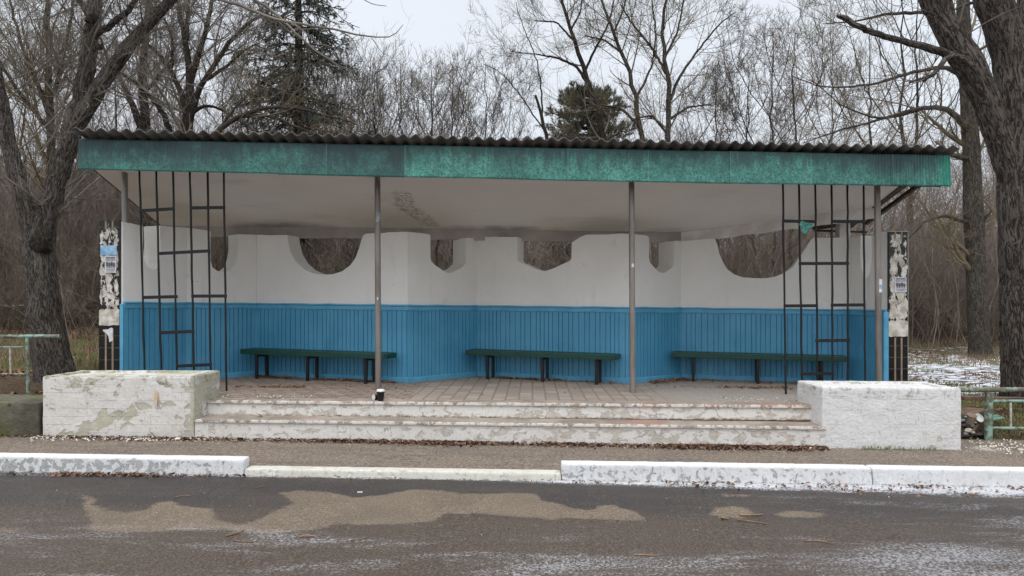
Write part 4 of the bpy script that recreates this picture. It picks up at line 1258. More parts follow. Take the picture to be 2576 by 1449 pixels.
# black lattice screens
def lattice(Y, bars, crosses, jig):
    root = empty('lattice_screen', tuple(bp(bars[2][0], 900, Y)))
    root.parent = SH
    root.location = Vector(root.location) - Vector(ORG[SH.name])
    rr = random.Random(jig)
    for (ut, ub, vb) in bars:
        top = np.array([(ut - U0) * Y / F, Y, cz((ut - U0) * Y / F, Y) + 0.02])
        vtop = V0 - (top[2] - EYE) * F / Y
        bot_ = bp(ub, vb, Y)
        bot_[2] = max(bot_[2], fz(bot_[0]) - 0.01)
        n_ = 14
        P_ = np.array([top + (bot_ - top) * t for t in np.linspace(0, 1, n_)])
        P_[1:-1, 0] += np.array([rr.uniform(-0.004, 0.004) for _ in range(n_ - 2)])
        R_ = np.full(n_, 0.0125) + np.array([rr.uniform(-0.001, 0.0015) for _ in range(n_)])
        v_, f_, b_ = tubes(P_[None], R_[None], 8)
        mesh('vertical_bar', v_, f_, M['lattice'], root, True)
    for (u0_, v0_, u1_, v1_) in crosses:
        mb = MB()
        a_, b_ = bp(u0_, v0_, Y - 0.02), bp(u1_, v1_, Y - 0.02)
        mb.bar(a_, b_, 0.040, 0.008)
        bevel(mb.build('cross_bar', M['lattice'], root), 0.002, 1)
    return root
lattice(8.50, [(350.5, 365, 990), (393, 407, 990), (434.5, 446, 990), (477, 489, 990), (522, 531, 990), (563, 570, 984)],
        [(350, 530.5, 440, 525), (477, 523, 567, 522), (397, 638, 529, 631), (357, 748.5, 447, 746), (481, 745, 571, 744.5), (403, 837, 489, 833.5), (445, 921, 533, 917)], 1)
lattice(8.70, [(1968.7, 1977, 991), (2009.7, 2018, 996), (2050.5, 2057.5, 996), (2091.7, 2095, 996), (2132, 2133.5, 996), (2172, 2177, 996)],
        [(1967, 556, 2054, 557.5), (2090, 557, 2175, 557.5), (2009, 663, 2136, 662.5), (1971, 769.5, 2058, 769), (2090, 767.5, 2177.5, 767), (2051, 857, 2138, 856), (2014, 940.5, 2099, 939.5)], 2)

# torn scrap of fibreglass caught on the right lattice
vs, fs = [], []
c0 = bp(2026, 571, 8.66)
NA = 28
vs.append(tuple(c0))
for k in range(NA):
    t = 2 * math.pi * k / NA
    r = 0.075 * (1 + 0.22 * math.sin(3 * t + 1) + 0.10 * math.sin(7 * t) + random.uniform(-.06, .06))
    vs.append((c0[0] + r * math.cos(t), c0[1] - 0.006 - 0.012 * math.sin(2 * t), c0[2] + r * math.sin(t) * 0.95))
for k in range(NA): fs.append((0, 1 + k, 1 + (k + 1) % NA))
sc_ = mesh('plastic_scrap', vs, fs, M['fascia'], None, False, {'dark': np.zeros(len(vs)), 'zz': np.zeros(len(vs)), 'bright': np.zeros(len(vs)), 'tone': np.zeros(len(vs)), 'joint': np.zeros(len(vs))})
m_ = sc_.modifiers.new('thickness', 'SOLIDIFY'); m_.thickness = 0.004
tag(sc_, 'torn turquoise scrap caught on the right black lattice', 'scrap')

# posters
def sheet(name, u0_, u1_, v0_, v1_, Y, mat, label, cat, lines):
    a_, b_ = bp(u0_, v1_, Y), bp(u1_, v0_, Y)
    root = empty(name, (float((a_[0] + b_[0]) / 2), Y, float(a_[2])))
    tag(root, label, cat)
    mb = MB()
    NXX, NZZ = 6, 8
    vs, fs = [], []
    for j in range(NZZ + 1):
        for i_ in range(NXX + 1):
            x = a_[0] + (b_[0] - a_[0]) * i_ / NXX; z = a_[2] + (b_[2] - a_[2]) * j / NZZ
            x += random.uniform(-.002, .002); z += random.uniform(-.002, .002)
            vs.append((x, Y - 0.004 + 0.0015 * math.sin(i_ * 1.7 + j), z))
    for j in range(NZZ):
        for i_ in range(NXX):
            q = j * (NXX + 1) + i_
            fs.append((q, q + 1, q + NXX + 2, q + NXX + 1))
    o = mesh('sheet', vs, fs, mat, root)
    m_ = o.modifiers.new('thickness', 'SOLIDIFY'); m_.thickness = 0.002
    mb = MB()
    W_, H_ = b_[0] - a_[0], b_[2] - a_[2]
    for (x0_, x1_, z0_, z1_) in lines:
        mb.box(a_[0] + W_ * x0_, a_[0] + W_ * x1_, Y - 0.0095, Y - 0.008, a_[2] + H_ * z0_, a_[2] + H_ * z1_)
    if lines: mb.build('print', M['ink'], root)
L_ = [(0.1, 0.9, 0.88, 0.92), (0.1, 0.45, 0.79, 0.825), (0.5, 0.9, 0.79, 0.825), (0.1, 0.9, 0.70, 0.72), (0.12, 0.30, 0.36, 0.62), (0.33, 0.50, 0.36, 0.60), (0.53, 0.70, 0.38, 0.64), (0.73, 0.9, 0.36, 0.58), (0.15, 0.25, 0.28, 0.33), (0.36, 0.46, 0.28, 0.33), (0.56, 0.66, 0.28, 0.33), (0.76, 0.86, 0.28, 0.33), (0.1, 0.9, 0.18, 0.205), (0.15, 0.85, 0.09, 0.11)]
sheet('notice', 264, 293, 643, 686, yl - 0.004, M['paper'], 'white printed notice pasted on the left tiled pillar below the blue poster', 'notice', L_)
sheet('notice', 2250, 2280, 697, 735, yr - 0.004, M['paper'], 'white printed notice pasted on the right tiled pillar', 'notice', L_)
sheet('poster', 253, 294, 617, 641, yl - 0.003, M['bluepaper'], 'faded blue poster pasted on the left tiled pillar above the white notice', 'poster', [])
# torn white paper on the left pillar
a_ = bp(262, 858, yl - 0.006)
k = yl / F
vs = [(bp(x_, y_, yl - 0.006)) for x_, y_ in [(259, 829), (270, 829), (280, 824), (284, 826), (283, 842), (284, 856), (275, 861), (273, 846), (267, 838), (259, 833)]]
tp = mesh('torn_paper', vs, [list(range(len(vs)))[::-1]], M['paper'])
m_ = tp.modifiers.new('thickness', 'SOLIDIFY'); m_.thickness = 0.002
tag(tp, 'torn white paper scrap stuck low on the black tiles of the left pillar', 'paper scrap')

# ------------------------------------------------------------------ benches
def bench(label, wa, wb, uL, uR, feet):
    """bench parallel to the wall wa-wb; uL, uR: seen ends of its front edge"""
    d = (wb - wa) / np.linalg.norm(wb - wa)
    nin = -nrm(wa, wb)
    off = 0.40
    o = wa + nin * off
    def hit(u):
        k = (u - U0) / F
        A_ = np.array([[k, -d[0]], [1.0, -d[1]]])
        Yv, s = np.linalg.solve(A_, o)
        return s
    sL, sR = hit(uL), hit(uR)
    pL, pR = o + d * sL, o + d * sR
    Ln = np.linalg.norm(pR - pL)
    root = empty('bench', (float((pL[0] + pR[0]) / 2), float((pL[1] + pR[1]) / 2), float(fz((pL[0] + pR[0]) / 2))))
    tag(root, label, 'bench', 'dark green benches inside the shelter')
    zt = lambda s: fz((pL + d * s)[0]) + 0.425
    out_ = -nin
    def pb(mbx, s0, s1, b0, b1, z0, z1):
        P_ = lambda s, b, z: (pL[0] + d[0] * s + out_[0] * b, pL[1] + d[1] * s + out_[1] * b, zt(s) + z)
        mbx.hexa([P_(s0, b0, z0), P_(s1, b0, z0), P_(s1, b1, z0), P_(s0, b1, z0), P_(s0, b0, z1), P_(s1, b0, z1), P_(s1, b1, z1), P_(s0, b1, z1)])
    for j, (b0, b1) in enumerate(((0.0, 0.098), (0.106, 0.20), (0.208, 0.30))):
        mb = MB(); pb(mb, 0.0, Ln, b0, b1, -0.045, 0.0015 * j)
        bevel(mb.build('seat_slat', M['bench'], root), 0.008, 3)
    mb = MB(); pb(mb, -0.004, Ln + 0.004, -0.012, 0.0, -0.072, 0.002); bevel(mb.build('front_board', M['bench'], root), 0.005, 2)
    mb = MB(); pb(mb, Ln + 0.002, Ln + 0.03, 0.0, 0.30, -0.070, 0.0); bevel(mb.build('end_board', M['bench'], root), 0.006, 2)
    for u in feet:
        s = hit(u) - sL
        fr_ = empty('leg_frame', (0, 0, 0))
        fr_.parent = root; ORG[fr_.name] = ORG[root.name]
        for b in (0.035, 0.265):
            mb = MB(); pb(mb, s - 0.02, s + 0.02, b - 0.02, b + 0.02, -0.44, -0.072); bevel(mb.build('leg', M['black'], fr_), 0.004, 1)
        mb = MB(); pb(mb, s - 0.02, s + 0.02, 0.056, 0.244, -0.108, -0.0725); bevel(mb.build('crosspiece', M['black'], fr_), 0.004, 1)
    return root
bench('dark green bench in the left bay, behind the second pole', W[2], W[3], 606, 968, (642, 770, 917))
bench('dark green slatted bench in the middle bay between the two inner poles', W[4], W[5], 1172, 1547, (1224, 1363, 1499))
bench('dark green bench in the right bay, partly behind the right black lattice', W[6], W[7], 1691, 2131, (1744, 1907, 2068))

# ------------------------------------------------------------------ cups on the platform
def cup(loc, axis, r, h, mat, lid, label, cat='cup', spill=False):
    root = empty('paper_cup', loc)
    tag(root, label, cat)
    mb = MB()
    prof = [(r * 0.72, 0), (r * 0.74, 0.004), (r * 0.98, h), (r * 1.03, h + 0.003), (r * 1.0, h + 0.006), (r * 0.93, h), (r * 0.68, 0.012)]
    mb.lathe(loc, prof, 24, axis); mb.build('body', mat, root, True)
    if lid:
        ax = Vector(axis).normalized()
        mb = MB(); p = Vector(loc) + ax * h
        mb.lathe(p, [(r * 1.05, 0.0), (r * 1.09, 0.004), (r * 1.09, 0.010), (r * 0.98, 0.014), (r * 0.93, 0.024), (r * 0.88, 0.026)], 24, axis)
        mb.build('lid', M['whiteplastic'], root, True)
    return root
Yc = 7.74
x_ = (957.5 - U0) * Yc / F
cup((x_, Yc, fz(x_) + 0.004), (0, 0, 1), 0.044, 0.104, M['cupblack'], True, 'black paper cup with white lid standing at the platform edge below the second pole')
x2 = (954 - U0) * Yc / F
c2 = cup((x2 - 0.005, Yc + 0.10, fz(x2) + 0.034), (-0.75, -0.65, 0.02), 0.034, 0.085, M['cupblack'], False, 'black paper cup lying on its side behind the standing cup')
ax = Vector((-0.75, -0.65, 0.02)).normalized()
mb = MB(); mb.lathe(Vector((x2 - 0.005, Yc + 0.10, fz(x2) + 0.034)) + ax * 0.086, [(0.034, 0.0), (0.0355, 0.003), (0.033, 0.006), (0.030, 0.006)], 20, ax); mb.build('rim', M['whiteplastic'], c2, True)

# ------------------------------------------------------------------ railings
def pipe(mb_sets, p, q, r, n_=14, seg=4):
    P_, R_ = resample([p, q], [r, r], seg)
    mb_sets.append((P_[None], R_[None], n_))
def pipe_part(name, p, q, r, mat, root):
    s_ = []; pipe(s_, p, q, r)
    return tube_mesh(name, s_, mat, root)
Yf = 8.2
fl = empty('pipe_railing', tuple(bp(68, 992, Yf)))
tag(fl, 'mint green pipe railing on the mossy wall in front of the left tree', 'railing')
pipe_part('top_rail', bp(-260, 848, Yf), bp(152, 845.5, Yf), 0.022, M['mint'], fl)
for u in (68, -190):
    pipe_part('post', bp(u, 847, Yf), bp(u + 3, 994, Yf), 0.019, M['mint'], fl)
pipe_part('lower_rail', bp(-190, 874, Yf), bp(66, 873, Yf), 0.009, M['mint'], fl)
pipe_part('lower_rail', bp(-190, 942, Yf), bp(70, 941, Yf), 0.010, M['mint'], fl)
for u in (25, -50, -120):
    pipe_part('bar', bp(u, 873, Yf), bp(u + 2, 941, Yf), 0.011, M['whitebar'], fl)
Yf = 7.98
fr_ = empty('pipe_railing', tuple(bp(2487, 1106, Yf)))
tag(fr_, 'flaking mint green pipe railing at right of the clean white planter', 'railing')
pipe_part('top_rail', bp(2412, 981, Yf), bp(2760, 979, Yf), 0.030, M['mint_old'], fr_)
for u in (2487, 2730):
    pipe_part('post', bp(u + 1, 985, Yf), bp(u - 0.5, 1108, Yf), 0.042, M['mint'], fr_)
pipe_part('lower_rail', bp(2489, 1009, Yf), bp(2730, 1009, Yf), 0.018, M['mint'], fr_)
pipe_part('lower_rail', bp(2489, 1077, Yf), bp(2730, 1078, Yf), 0.018, M['mint'], fr_)
for u in (2543, 2600, 2660):
    pipe_part('bar', bp(u - 1, 1011, Yf), bp(u, 1075, Yf), 0.013, M['whitebar'], fr_)

# ------------------------------------------------------------------ rubbish heap in a broken bin
Yb = 8.15
bz = bp(2440, 1092, Yb)
bin_ = empty('broken_bin', tuple(bz))
tag(bin_, 'tipped broken litter bin spilling dark rubbish beside the right railing', 'bin')
mb = MB(); mb.bar(bp(2418, 1043, 8.35), bp(2458, 1027, 8.45), 0.012, 0.30); mb.bar(bp(2418, 1050, 8.33), bp(2460, 1033, 8.43), 0.05, 0.02)
bevel(mb.build('back_panel', M['rustboard'], bin_), 0.003, 1)
mb = MB(); mb.bar(bp(2459, 1029, 8.45), bp(2476, 1047, 8.35), 0.03, 0.02); mb.build('bent_panel', M['darkmetal'], bin_)
mb = MB()
q0, q1, q2, q3 = bp(2443, 1092, 8.0), bp(2475, 1056, 8.05), bp(2478, 1080, 8.15), bp(2455, 1096, 8.15)
mb.add([q0, q1, q2, q3, q0 + [0, .03, .02], q1 + [0, .03, .02], q2 + [0, .03, 0], q3 + [0, .03, 0]], [(0, 1, 2, 3), (7, 6, 5, 4), (0, 4, 5, 1), (1, 5, 6, 2), (2, 6, 7, 3), (3, 7, 4, 0)])
bevel(mb.build('front_panel', M['rustboard'], bin_), 0.004, 1)
# heap
hx, hy, hz_ = bp(2440, 1092, 8.2)
Xg, Yg = np.meshgrid(np.linspace(-0.22, 0.2, 40), np.linspace(-0.2, 0.25, 40))
V, Fq = grid_xy(Xg, Yg, lambda X, Y: 0.17 * np.exp(-(X / 0.17) ** 2 - ((Y - 0.04) / 0.17) ** 2) + 0.06 * fbm(np.stack([X, Y, 0 * X], -1), 18, 4) - 0.03)
mesh('ash_heap', V + np.array([hx, hy, hz_]), Fq, M['ash'], bin_, False)
def crumple(name, c, s, mat, seed, parent=None, sq=(1, 1, 1)):
    bm = bmesh.new()
    bmesh.ops.create_icosphere(bm, subdivisions=3, radius=1.0)
    V = np.array([v.co[:] for v in bm.verts])
    Fa = [[v.index for v in f.verts] for f in bm.faces]
    bm.free()
    rad = 0.65 + 0.7 * fbm(V + seed * 3.1, 2.2, 3, seed)
    V = V * rad[:, None] * s * np.array(sq) + np.array(c)
    return mesh(name, V, Fa, mat, parent, False)
rr = random.Random(5)
spots = [(2431, 1050, 8.25, .035), (2440, 1060, 8.2, .03), (2449, 1072, 8.1, .035), (2437, 1083, 8.05, .05), (2426, 1070, 8.15, .035), (2456, 1052, 8.3, .03), (2423, 1058, 8.2, .03), (2447, 1088, 8.02, .03), (2460, 1085, 8.05, .022), (2430, 1091, 8.0, .03), (2452, 1064, 8.15, .028), (2435, 1044, 8.35, .04)]
words = ['small crumpled wrapper', 'pale crushed carton', 'grey crumpled bag', 'long crumpled white bag']
spots += [(2419 + rr.random() * 48, 1042 + rr.random() * 48, 8.3 - rr.random() * 0.25, 0.012 + 0.014 * rr.random()) for _ in range(34)]
for k, (u, v, Y, s) in enumerate(spots):
    crumple('crumpled_waste', bp(u, v, Y), s * 0.72, [M['rubbish'], M['ash'], M['rubbish'], M['flake'], M['darkmetal'], M['rubbish'], M['bluepaper']][k % 7], k + 1, bin_, (1.2, 0.8, 0.7))
cpx = bp(2440, 1065, 8.05)
cup(tuple(cpx), (0.03, -0.35, 1.0), 0.052, 0.105, M['cuptan'], False, 'tan paper coffee cup standing in the rubbish heap at right')
lid = MB(); lid.lathe(bp(2463, 1052, 8.05), [(0.052, 0), (0.056, 0.005), (0.054, 0.012), (0.046, 0.014), (0.044, 0.008), (0.02, 0.008)], 24, (0.2, -0.9, 0.55))
lo = lid.build('cup_lid', M['whiteplastic'], None, True); tag(lo, 'round white cup lid facing the road on top of the rubbish heap', 'lid')
gp = mesh('plastic_sheet', [bp(2488, 1047, 8.35), bp(2510, 1044, 8.4), bp(2527, 1052, 8.25), bp(2500, 1058, 8.15), bp(2488, 1060, 8.15), bp(2505, 1049, 8.35) + [0, 0, .02]], [(0, 5, 3, 4), (5, 1, 2, 3), (0, 1, 5)], M['greenplastic'])
m_ = gp.modifiers.new('thickness', 'SOLIDIFY'); m_.thickness = 0.006
tag(gp, 'crumpled green plastic piece on the grass behind the right railing', 'plastic')
# old plank behind the railing
mb = MB(); mb.bar(bp(2420, 1001, 8.75), bp(2640, 1006, 8.75), 0.05, 0.07)
tag(bevel(mb.build('wooden_plank', M['rustboard']), 0.006), 'weathered brown plank lying on the grass behind the right railing', 'plank')
# snow capped low wall far left
a_, b_ = bp(-150, 775, 18.6), bp(262, 775, 18.6)
g_z = EYE - 0.55
V, Fq = lump_box(a_[0], b_[0], 18.5, 18.85, g_z - 0.4, EYE - 0.02, 0.08, 0.03, 0, 3, 'ftlrb')
fw = mesh('low_stone_wall', V, Fq, M['moss'], None, True)
tag(fw, 'far low wall with snow on top behind the left tree', 'wall')
V, Fq = lump_box(a_[0], b_[0], 18.49, 18.86, EYE - 0.015, EYE + 0.012, 0.06, 0.02, 0, 4, 'ftlrb')
mesh('snow_cap', V, Fq, M['snow'], fw, True)

# white stones / litter on the left grass
crumple('crumpled_litter', bp(184, 905, 12.5), 0.06, M['whiteplastic'], 21); tag(bpy.context.scene.objects[-1] if False else COL.objects[-1], 'white crumpled litter on the green grass left of the shelter', 'litter')

# ------------------------------------------------------------------ ground litter (uncountable)
def quads(C_, size, rng, flat=0.5, asp=0.6):
    N = len(C_)
    a = rng.uniform(0, 2 * math.pi, N)
    u = np.stack([np.cos(a), np.sin(a), rng.normal(0, flat, N)], -1)
    u /= np.linalg.norm(u, axis=1, keepdims=True)
    r = np.stack([-np.sin(a), np.cos(a), rng.normal(0, flat, N)], -1)
    r /= np.linalg.norm(r, axis=1, keepdims=True)
    s = (size * rng.uniform(0.5, 1.3, N))[:, None]
    up = np.array([0, 0, 1.0]) * s * 0.35
    # leaf of 6 points, folded
    p0 = C_ - u * s; p1 = C_ - u * s * 0.3 + r * s * asp + up * rng.uniform(0, 1, (N, 1)); p2 = C_ + u * s * 0.5 + r * s * asp * 0.7 + up * rng.uniform(0, 1, (N, 1))
    p3 = C_ + u * s; p4 = C_ + u * s * 0.4 - r * s * asp * 0.8 + up * rng.uniform(0, 1, (N, 1)); p5 = C_ - u * s * 0.4 - r * s * asp + up * rng.uniform(0, 1, (N, 1))
    V = np.stack([p0, p1, p2, p3, p4, p5], 1).reshape(-1, 3)
    b = np.arange(N)[:, None] * 6
    Fq = np.concatenate([b + np.array([0, 1, 2, 3]), b + np.array([0, 3, 4, 5])])
    return V, Fq
rg = np.random.default_rng(4)
def clumps(n, x0, x1, fn, sc=1.5, seed=0):
    X = rg.uniform(x0, x1, n * 3)
    dn = fbm(np.stack([X, 0 * X, 0 * X + seed], -1), sc, 3, seed)
    X = X[rg.uniform(0, 1, len(X)) < np.clip((dn - 0.35) * 3, 0.14, 1)][:n]
    return X
def litter(name, n, x0, x1, yc, ysd, zf, size, mat, sc=1.5, seed=0, one=-1):
    X = clumps(n, x0, x1, None, sc, seed)
    Y = yc(X) + one * np.abs(rg.normal(0, ysd, len(X))) if one else yc(X) + rg.normal(0, ysd, len(X))
    Z = zf(X, Y) + rg.uniform(0.004, 0.022, len(X))
    return quads(np.stack([X, Y, Z], -1), size, rg)
def join(parts):
    vs, fs, k = [], [], 0
    for v, f in parts:
        vs.append(v); fs.append(f + k); k += len(v)
    return np.concatenate(vs), np.concatenate(fs)
k7 = lambda y: (lambda X: y + 0 * X)
G = lambda X, Y: gz(X); Rr = lambda X, Y: rz(X); Pf = lambda X, Y: fz(X)
V, Fq = join([litter('a', 3600, -3.4, 3.4, k7(7.375), 0.055, G, 0.019, None, 1.3, 1), litter('a', 2200, -1.5, 3.3, k7(7.37), 0.085, G, 0.020, None, 1.6, 12), litter('a', 1000, -6, -3.4, k7(7.35), 0.05, G, 0.016, None, 2, 2),
              litter('a', 900, -6, -2.35, k7(6.02), 0.045, Rr, 0.017, None, 2.4, 3), litter('a', 60, -2.3, 0.4, k7(6.0), 0.04, Rr, 0.012, None, 2.5, 4), litter('a', 300, 0.5, 6, k7(6.0), 0.06, Rr, 0.018, None, 2.8, 5),
              litter('a', 170, -3.4, 3.4, k7(7.67), 0.03, lambda X, Y: 0.33 - 0.012 * X + 0 * Y, 0.010, None, 2, 6)])
tag(mesh('leaf_litter', V, Fq, M['leafd']), kind='stuff')
def benchline(X): return np.interp(X, [-3.9, -1.47, -0.55, 1.685, 2.6, 4.9], [10.25, 9.52, 10.45, 9.70, 10.38, 9.8])
V, Fq = join([litter('b', 600, -3.8, -1.6, lambda X: benchline(X), 0.07, Pf, 0.020, None, 2.0, 7), litter('b', 450, -0.3, 1.5, lambda X: benchline(X), 0.07, Pf, 0.020, None, 2.0, 8), litter('b', 700, 2.0, 4.5, lambda X: benchline(X) , 0.14, Pf, 0.020, None, 2.0, 9),
              litter('b', 330, -3.6, -2.7, k7(8.95), 0.06, Pf, 0.016, None, 2.0, 10), litter('b', 260, 2.2, 4.2, k7(9.4), 0.10, Pf, 0.018, None, 2, 11), litter('b', 220, -3.3, 4.0, k7(9.3), 0.6, Pf, 0.013, None, 1, 13, 0),
              litter('b', 160, -5, 5.5, k7(4.9), 0.5, Rr, 0.007, None, 1, 14, 0), litter('b', 50, -5, 6, k7(6.8), 0.3, G, 0.010, None, 1, 15, 0), litter('b', 160, 1.5, 6, k7(5.95), 0.12, Rr, 0.015, None, 2, 16)])
tag(mesh('brown_leaves', V, Fq, M['leaf']), kind='stuff')
# meadow leaves
def scatter(n, x0, x1, y0, y1, sc, seed, th=0.4):
    X = rg.uniform(x0, x1, n); Y = rg.uniform(y0, y1, n)
    d = fbm(np.stack([X, Y, 0 * X + seed], -1), sc, 3, seed)
    k = d > th
    X, Y = X[k], Y[k]
    return np.stack([X, Y, terr(X, Y) + 0.012], -1)
V, Fq = join([quads(scatter(9000, -11, -5.1, 8.1, 12, 1.2, 3, 0.45), 0.030, rg), quads(scatter(4000, 5.0, 9.5, 8.1, 12, 1.5, 4, 0.5), 0.022, rg), quads(scatter(9000, -14, -4.5, 12, 18, 1.0, 5, 0.45), 0.035, rg), quads(scatter(5000, 5, 14, 12, 20, 1.0, 6, 0.56), 0.030, rg)])
tag(mesh('fallen_leaves', V, Fq, M['leaf']), kind='stuff')
# crumbs of paint at the foot of steps and planters
V, Fq = join([litter('c', 700, -5.1, 5.4, k7(7.37), 0.10, G, 0.007, None, 1.8, 21), litter('c', 500, -5.1, -3.2, k7(7.33), 0.08, G, 0.014, None, 2.5, 22), litter('c', 300, 4.85, 5.8, k7(7.55), 0.2, G, 0.013, None, 2, 23, 0), litter('c', 120, -3.4, -2.3, k7(7.95), 0.08, Pf, 0.009, None, 2, 24, 0), litter('c', 200, 2.2, 3.5, k7(8.1), 0.15, Pf, 0.008, None, 2, 25, 0),
              litter('c', 100, -5, 6, k7(6.5), 0.3, G, 0.005, None, 1, 26, 0), litter('c', 160, -5, 5, k7(5.1), 0.6, Rr, 0.004, None, 1, 27, 0)])
tag(mesh('paint_crumbs', V, Fq, M['flake']), kind='stuff')
for (u, v, Y, s, lb) in ((447, 1106, 7.28, 0.035, 'white broken chip lying before the left planter corner'), (1850 + 190, 1130, 7.3, 0.022, 'white chip lying before the lower step near the right planter')):
    o = crumple('paint_chip', (bp(u, v, Y)[0], Y, gz(bp(u, v, Y)[0]) + 0.015), s, M['flake'], 5, None, (1, 0.6, 0.45)); tag(o, lb, 'chip')
# folded leaf on the lower step
xl = (655 - U0) * 7.6 / F
V, Fq = quads(np.array([[xl, 7.58, 0.325 - 0.012 * xl + 0.02]]), 0.06, np.random.default_rng(3), 0.3, 0.45)
o = mesh('fallen_leaf', V, Fq, M['leafd']); tag(o, 'large dark brown leaf lying on the lower step near the left planter', 'leaf')
# cigarette end
xa, ya = onroad(905, 1240)
mb = MB(); mb.bar((xa - 0.02, ya, rz(xa) + 0.006), (xa + 0.022, ya + 0.004, rz(xa) + 0.006), 0.009)
tag(mb.build('cigarette_end', M['whiteplastic']), 'white cigarette end on the wet road below the dropped kerb', 'cigarette')
# sticks on the road
def stick(u0_, v0_, u1_, v1_, r, label, bend=0.02):
    a_ = onroad(u0_, v0_); b_ = onroad(u1_, v1_)
    m_ = ((a_[0] + b_[0]) / 2 + random.uniform(-bend, bend), (a_[1] + b_[1]) / 2 + random.uniform(-bend, bend) * 2)
    P_, R_ = resample([(a_[0], a_[1], rz(a_[0]) + r), (*m_, rz(m_[0]) + r * 1.6), (b_[0], b_[1], rz(b_[0]) + r)], [r, r * 0.8, r * 0.6], 9)
    R_ = R_ * (1 + 0.25 * np.array([random.uniform(-1, 1) for _ in range(9)]))
    o = tube_mesh('fallen_stick', [(P_[None], R_[None], 7)], M['stick'])
    tag(o, label, 'stick', 'broken sticks lying on the road')
stick(568, 1350, 612, 1334, 0.006, 'curved brown stick below the left end of the dry road patch', 0.05)
stick(753, 1354, 790, 1352, 0.008, 'knobbly brown stick standing out among the crumbs on the middle of the road')
stick(872, 1362, 925, 1352, 0.004, 'thin tan twig right of the knobbly stick on the road')
stick(590, 1360, 640, 1364, 0.004, 'thin twig just under the curved brown stick')
stick(1817, 1305, 1832, 1309, 0.010, 'short thick tan stick end at the left of the small dry patch')
stick(1855, 1310, 1930, 1320, 0.006, 'long straight tan stick just below the small dry patch on the right')
stick(1860, 1298, 1920, 1296, 0.007, 'crumbled bark strip lying on the small dry patch at right')
stick(438, 1253, 478, 1248, 0.004, 'thin dark twig between the two lobes of the dry patch')
stick(642, 1229, 668, 1222, 0.003, 'short thin twig just before the start of the dropped kerb')
stick(2025, 1363, 2098, 1370, 0.005, 'dark flat twig low in the right part of the road')
stick(1595, 1398, 1650, 1400, 0.005, 'dark broken twig near the bottom of the road right of centre')

# grass blades
def blades(C_, h, w_, rng, lean=0.5):
    N = len(C_)
    a = rng.uniform(0, 2 * math.pi, N)
    hh = (h * rng.uniform(0.4, 1.3, N))[:, None]
    ln = np.stack([np.cos(a), np.sin(a), 0 * a], -1) * hh * rng.uniform(0, lean, (N, 1))
    sd = np.stack([np.ones(N), rng.uniform(-.5, .5, N), 0 * a], -1) * w_
    top = C_ + ln + np.array([0, 0, 1]) * hh
    mid = C_ + ln * 0.3 + np.array([0, 0, 0.6]) * hh
    V = np.stack([C_ - sd, C_ + sd, mid + sd * 0.7, mid - sd * 0.7, top], 1).reshape(-1, 3)
    b = np.arange(N)[:, None] * 5
    return V, np.concatenate([b + np.array([0, 1, 2, 3]), b + np.array([3, 2, 4, 4])])
def blades_obj(name, sets, mat):
    V, Fq = join(sets)
    # split quads and degenerate tris
    quad = Fq[Fq[:, 2] != Fq[:, 3]]
    tri = Fq[Fq[:, 2] == Fq[:, 3]][:, :3]
    faces = np.concatenate([quad[:, [0, 1, 2]], quad[:, [0, 2, 3]], tri])
    return tag(mesh(name, V, faces, mat), kind='stuff')
gl = scatter(26000, -11, -4.9, 10.5, 15, 1.2, 8, 0.42)
gr_ = scatter(14000, 4.9, 10, 8.05, 9.8, 1.8, 9, 0.36)
gr2 = scatter(20000, 4.9, 13, 9.8, 18, 1.3, 10, 0.50)
Xf = rg.uniform(1.9, 4.9, 500); gf = np.stack([Xf, 7.36 - np.abs(rg.normal(0, .02, 500)), gz(Xf)], -1)
Xf = Xf[fbm(gf, 2.5, 2, 3) > 0.5]; gf = gf[fbm(gf, 2.5, 2, 3) > 0.5]
blades_obj('grass', [blades(gl, 0.06, 0.005, rg), blades(gr_, 0.05, 0.004, rg), blades(gr2, 0.05, 0.005, rg), blades(gf, 0.045, 0.003, rg, 1.2)], M['grass'])
dl = scatter(16000, -16, -4.6, 10, 20, 0.9, 18, 0.40)
dr = scatter(9000, 4.9, 15, 13, 22, 0.9, 19, 0.5)
blades_obj('dry_grass', [blades(dl, 0.20, 0.005, rg, 0.9), blades(dr, 0.16, 0.005, rg, 0.9), blades(scatter(4000, 4.9, 12, 8.1, 13, 0.9, 29, 0.5), 0.08, 0.004, rg, 0.9)], M['drystem'])

# ------------------------------------------------------------------ trees
def limb(pts, K=22, kink=0.012, seed=0):
    kink *= 1.7 if pts[0][3] < 25 else 1.0
    """pts: (u, v, Y, width in view units) -> polyline and radii"""
    P_ = [bp(u, v, Y) for u, v, Y, w_ in pts]
    R_ = [w_ * Y / F / 2 for u, v, Y, w_ in pts]
    P_, R_ = resample(P_, R_, K)
    rs = np.random.default_rng(seed + 1)
    L = np.linalg.norm(P_[-1] - P_[0])
    P_[1:-1] += rs.normal(0, kink * L * 0.35, (K - 2, 3)) * np.array([1, 1, 0.5])
    return P_, R_

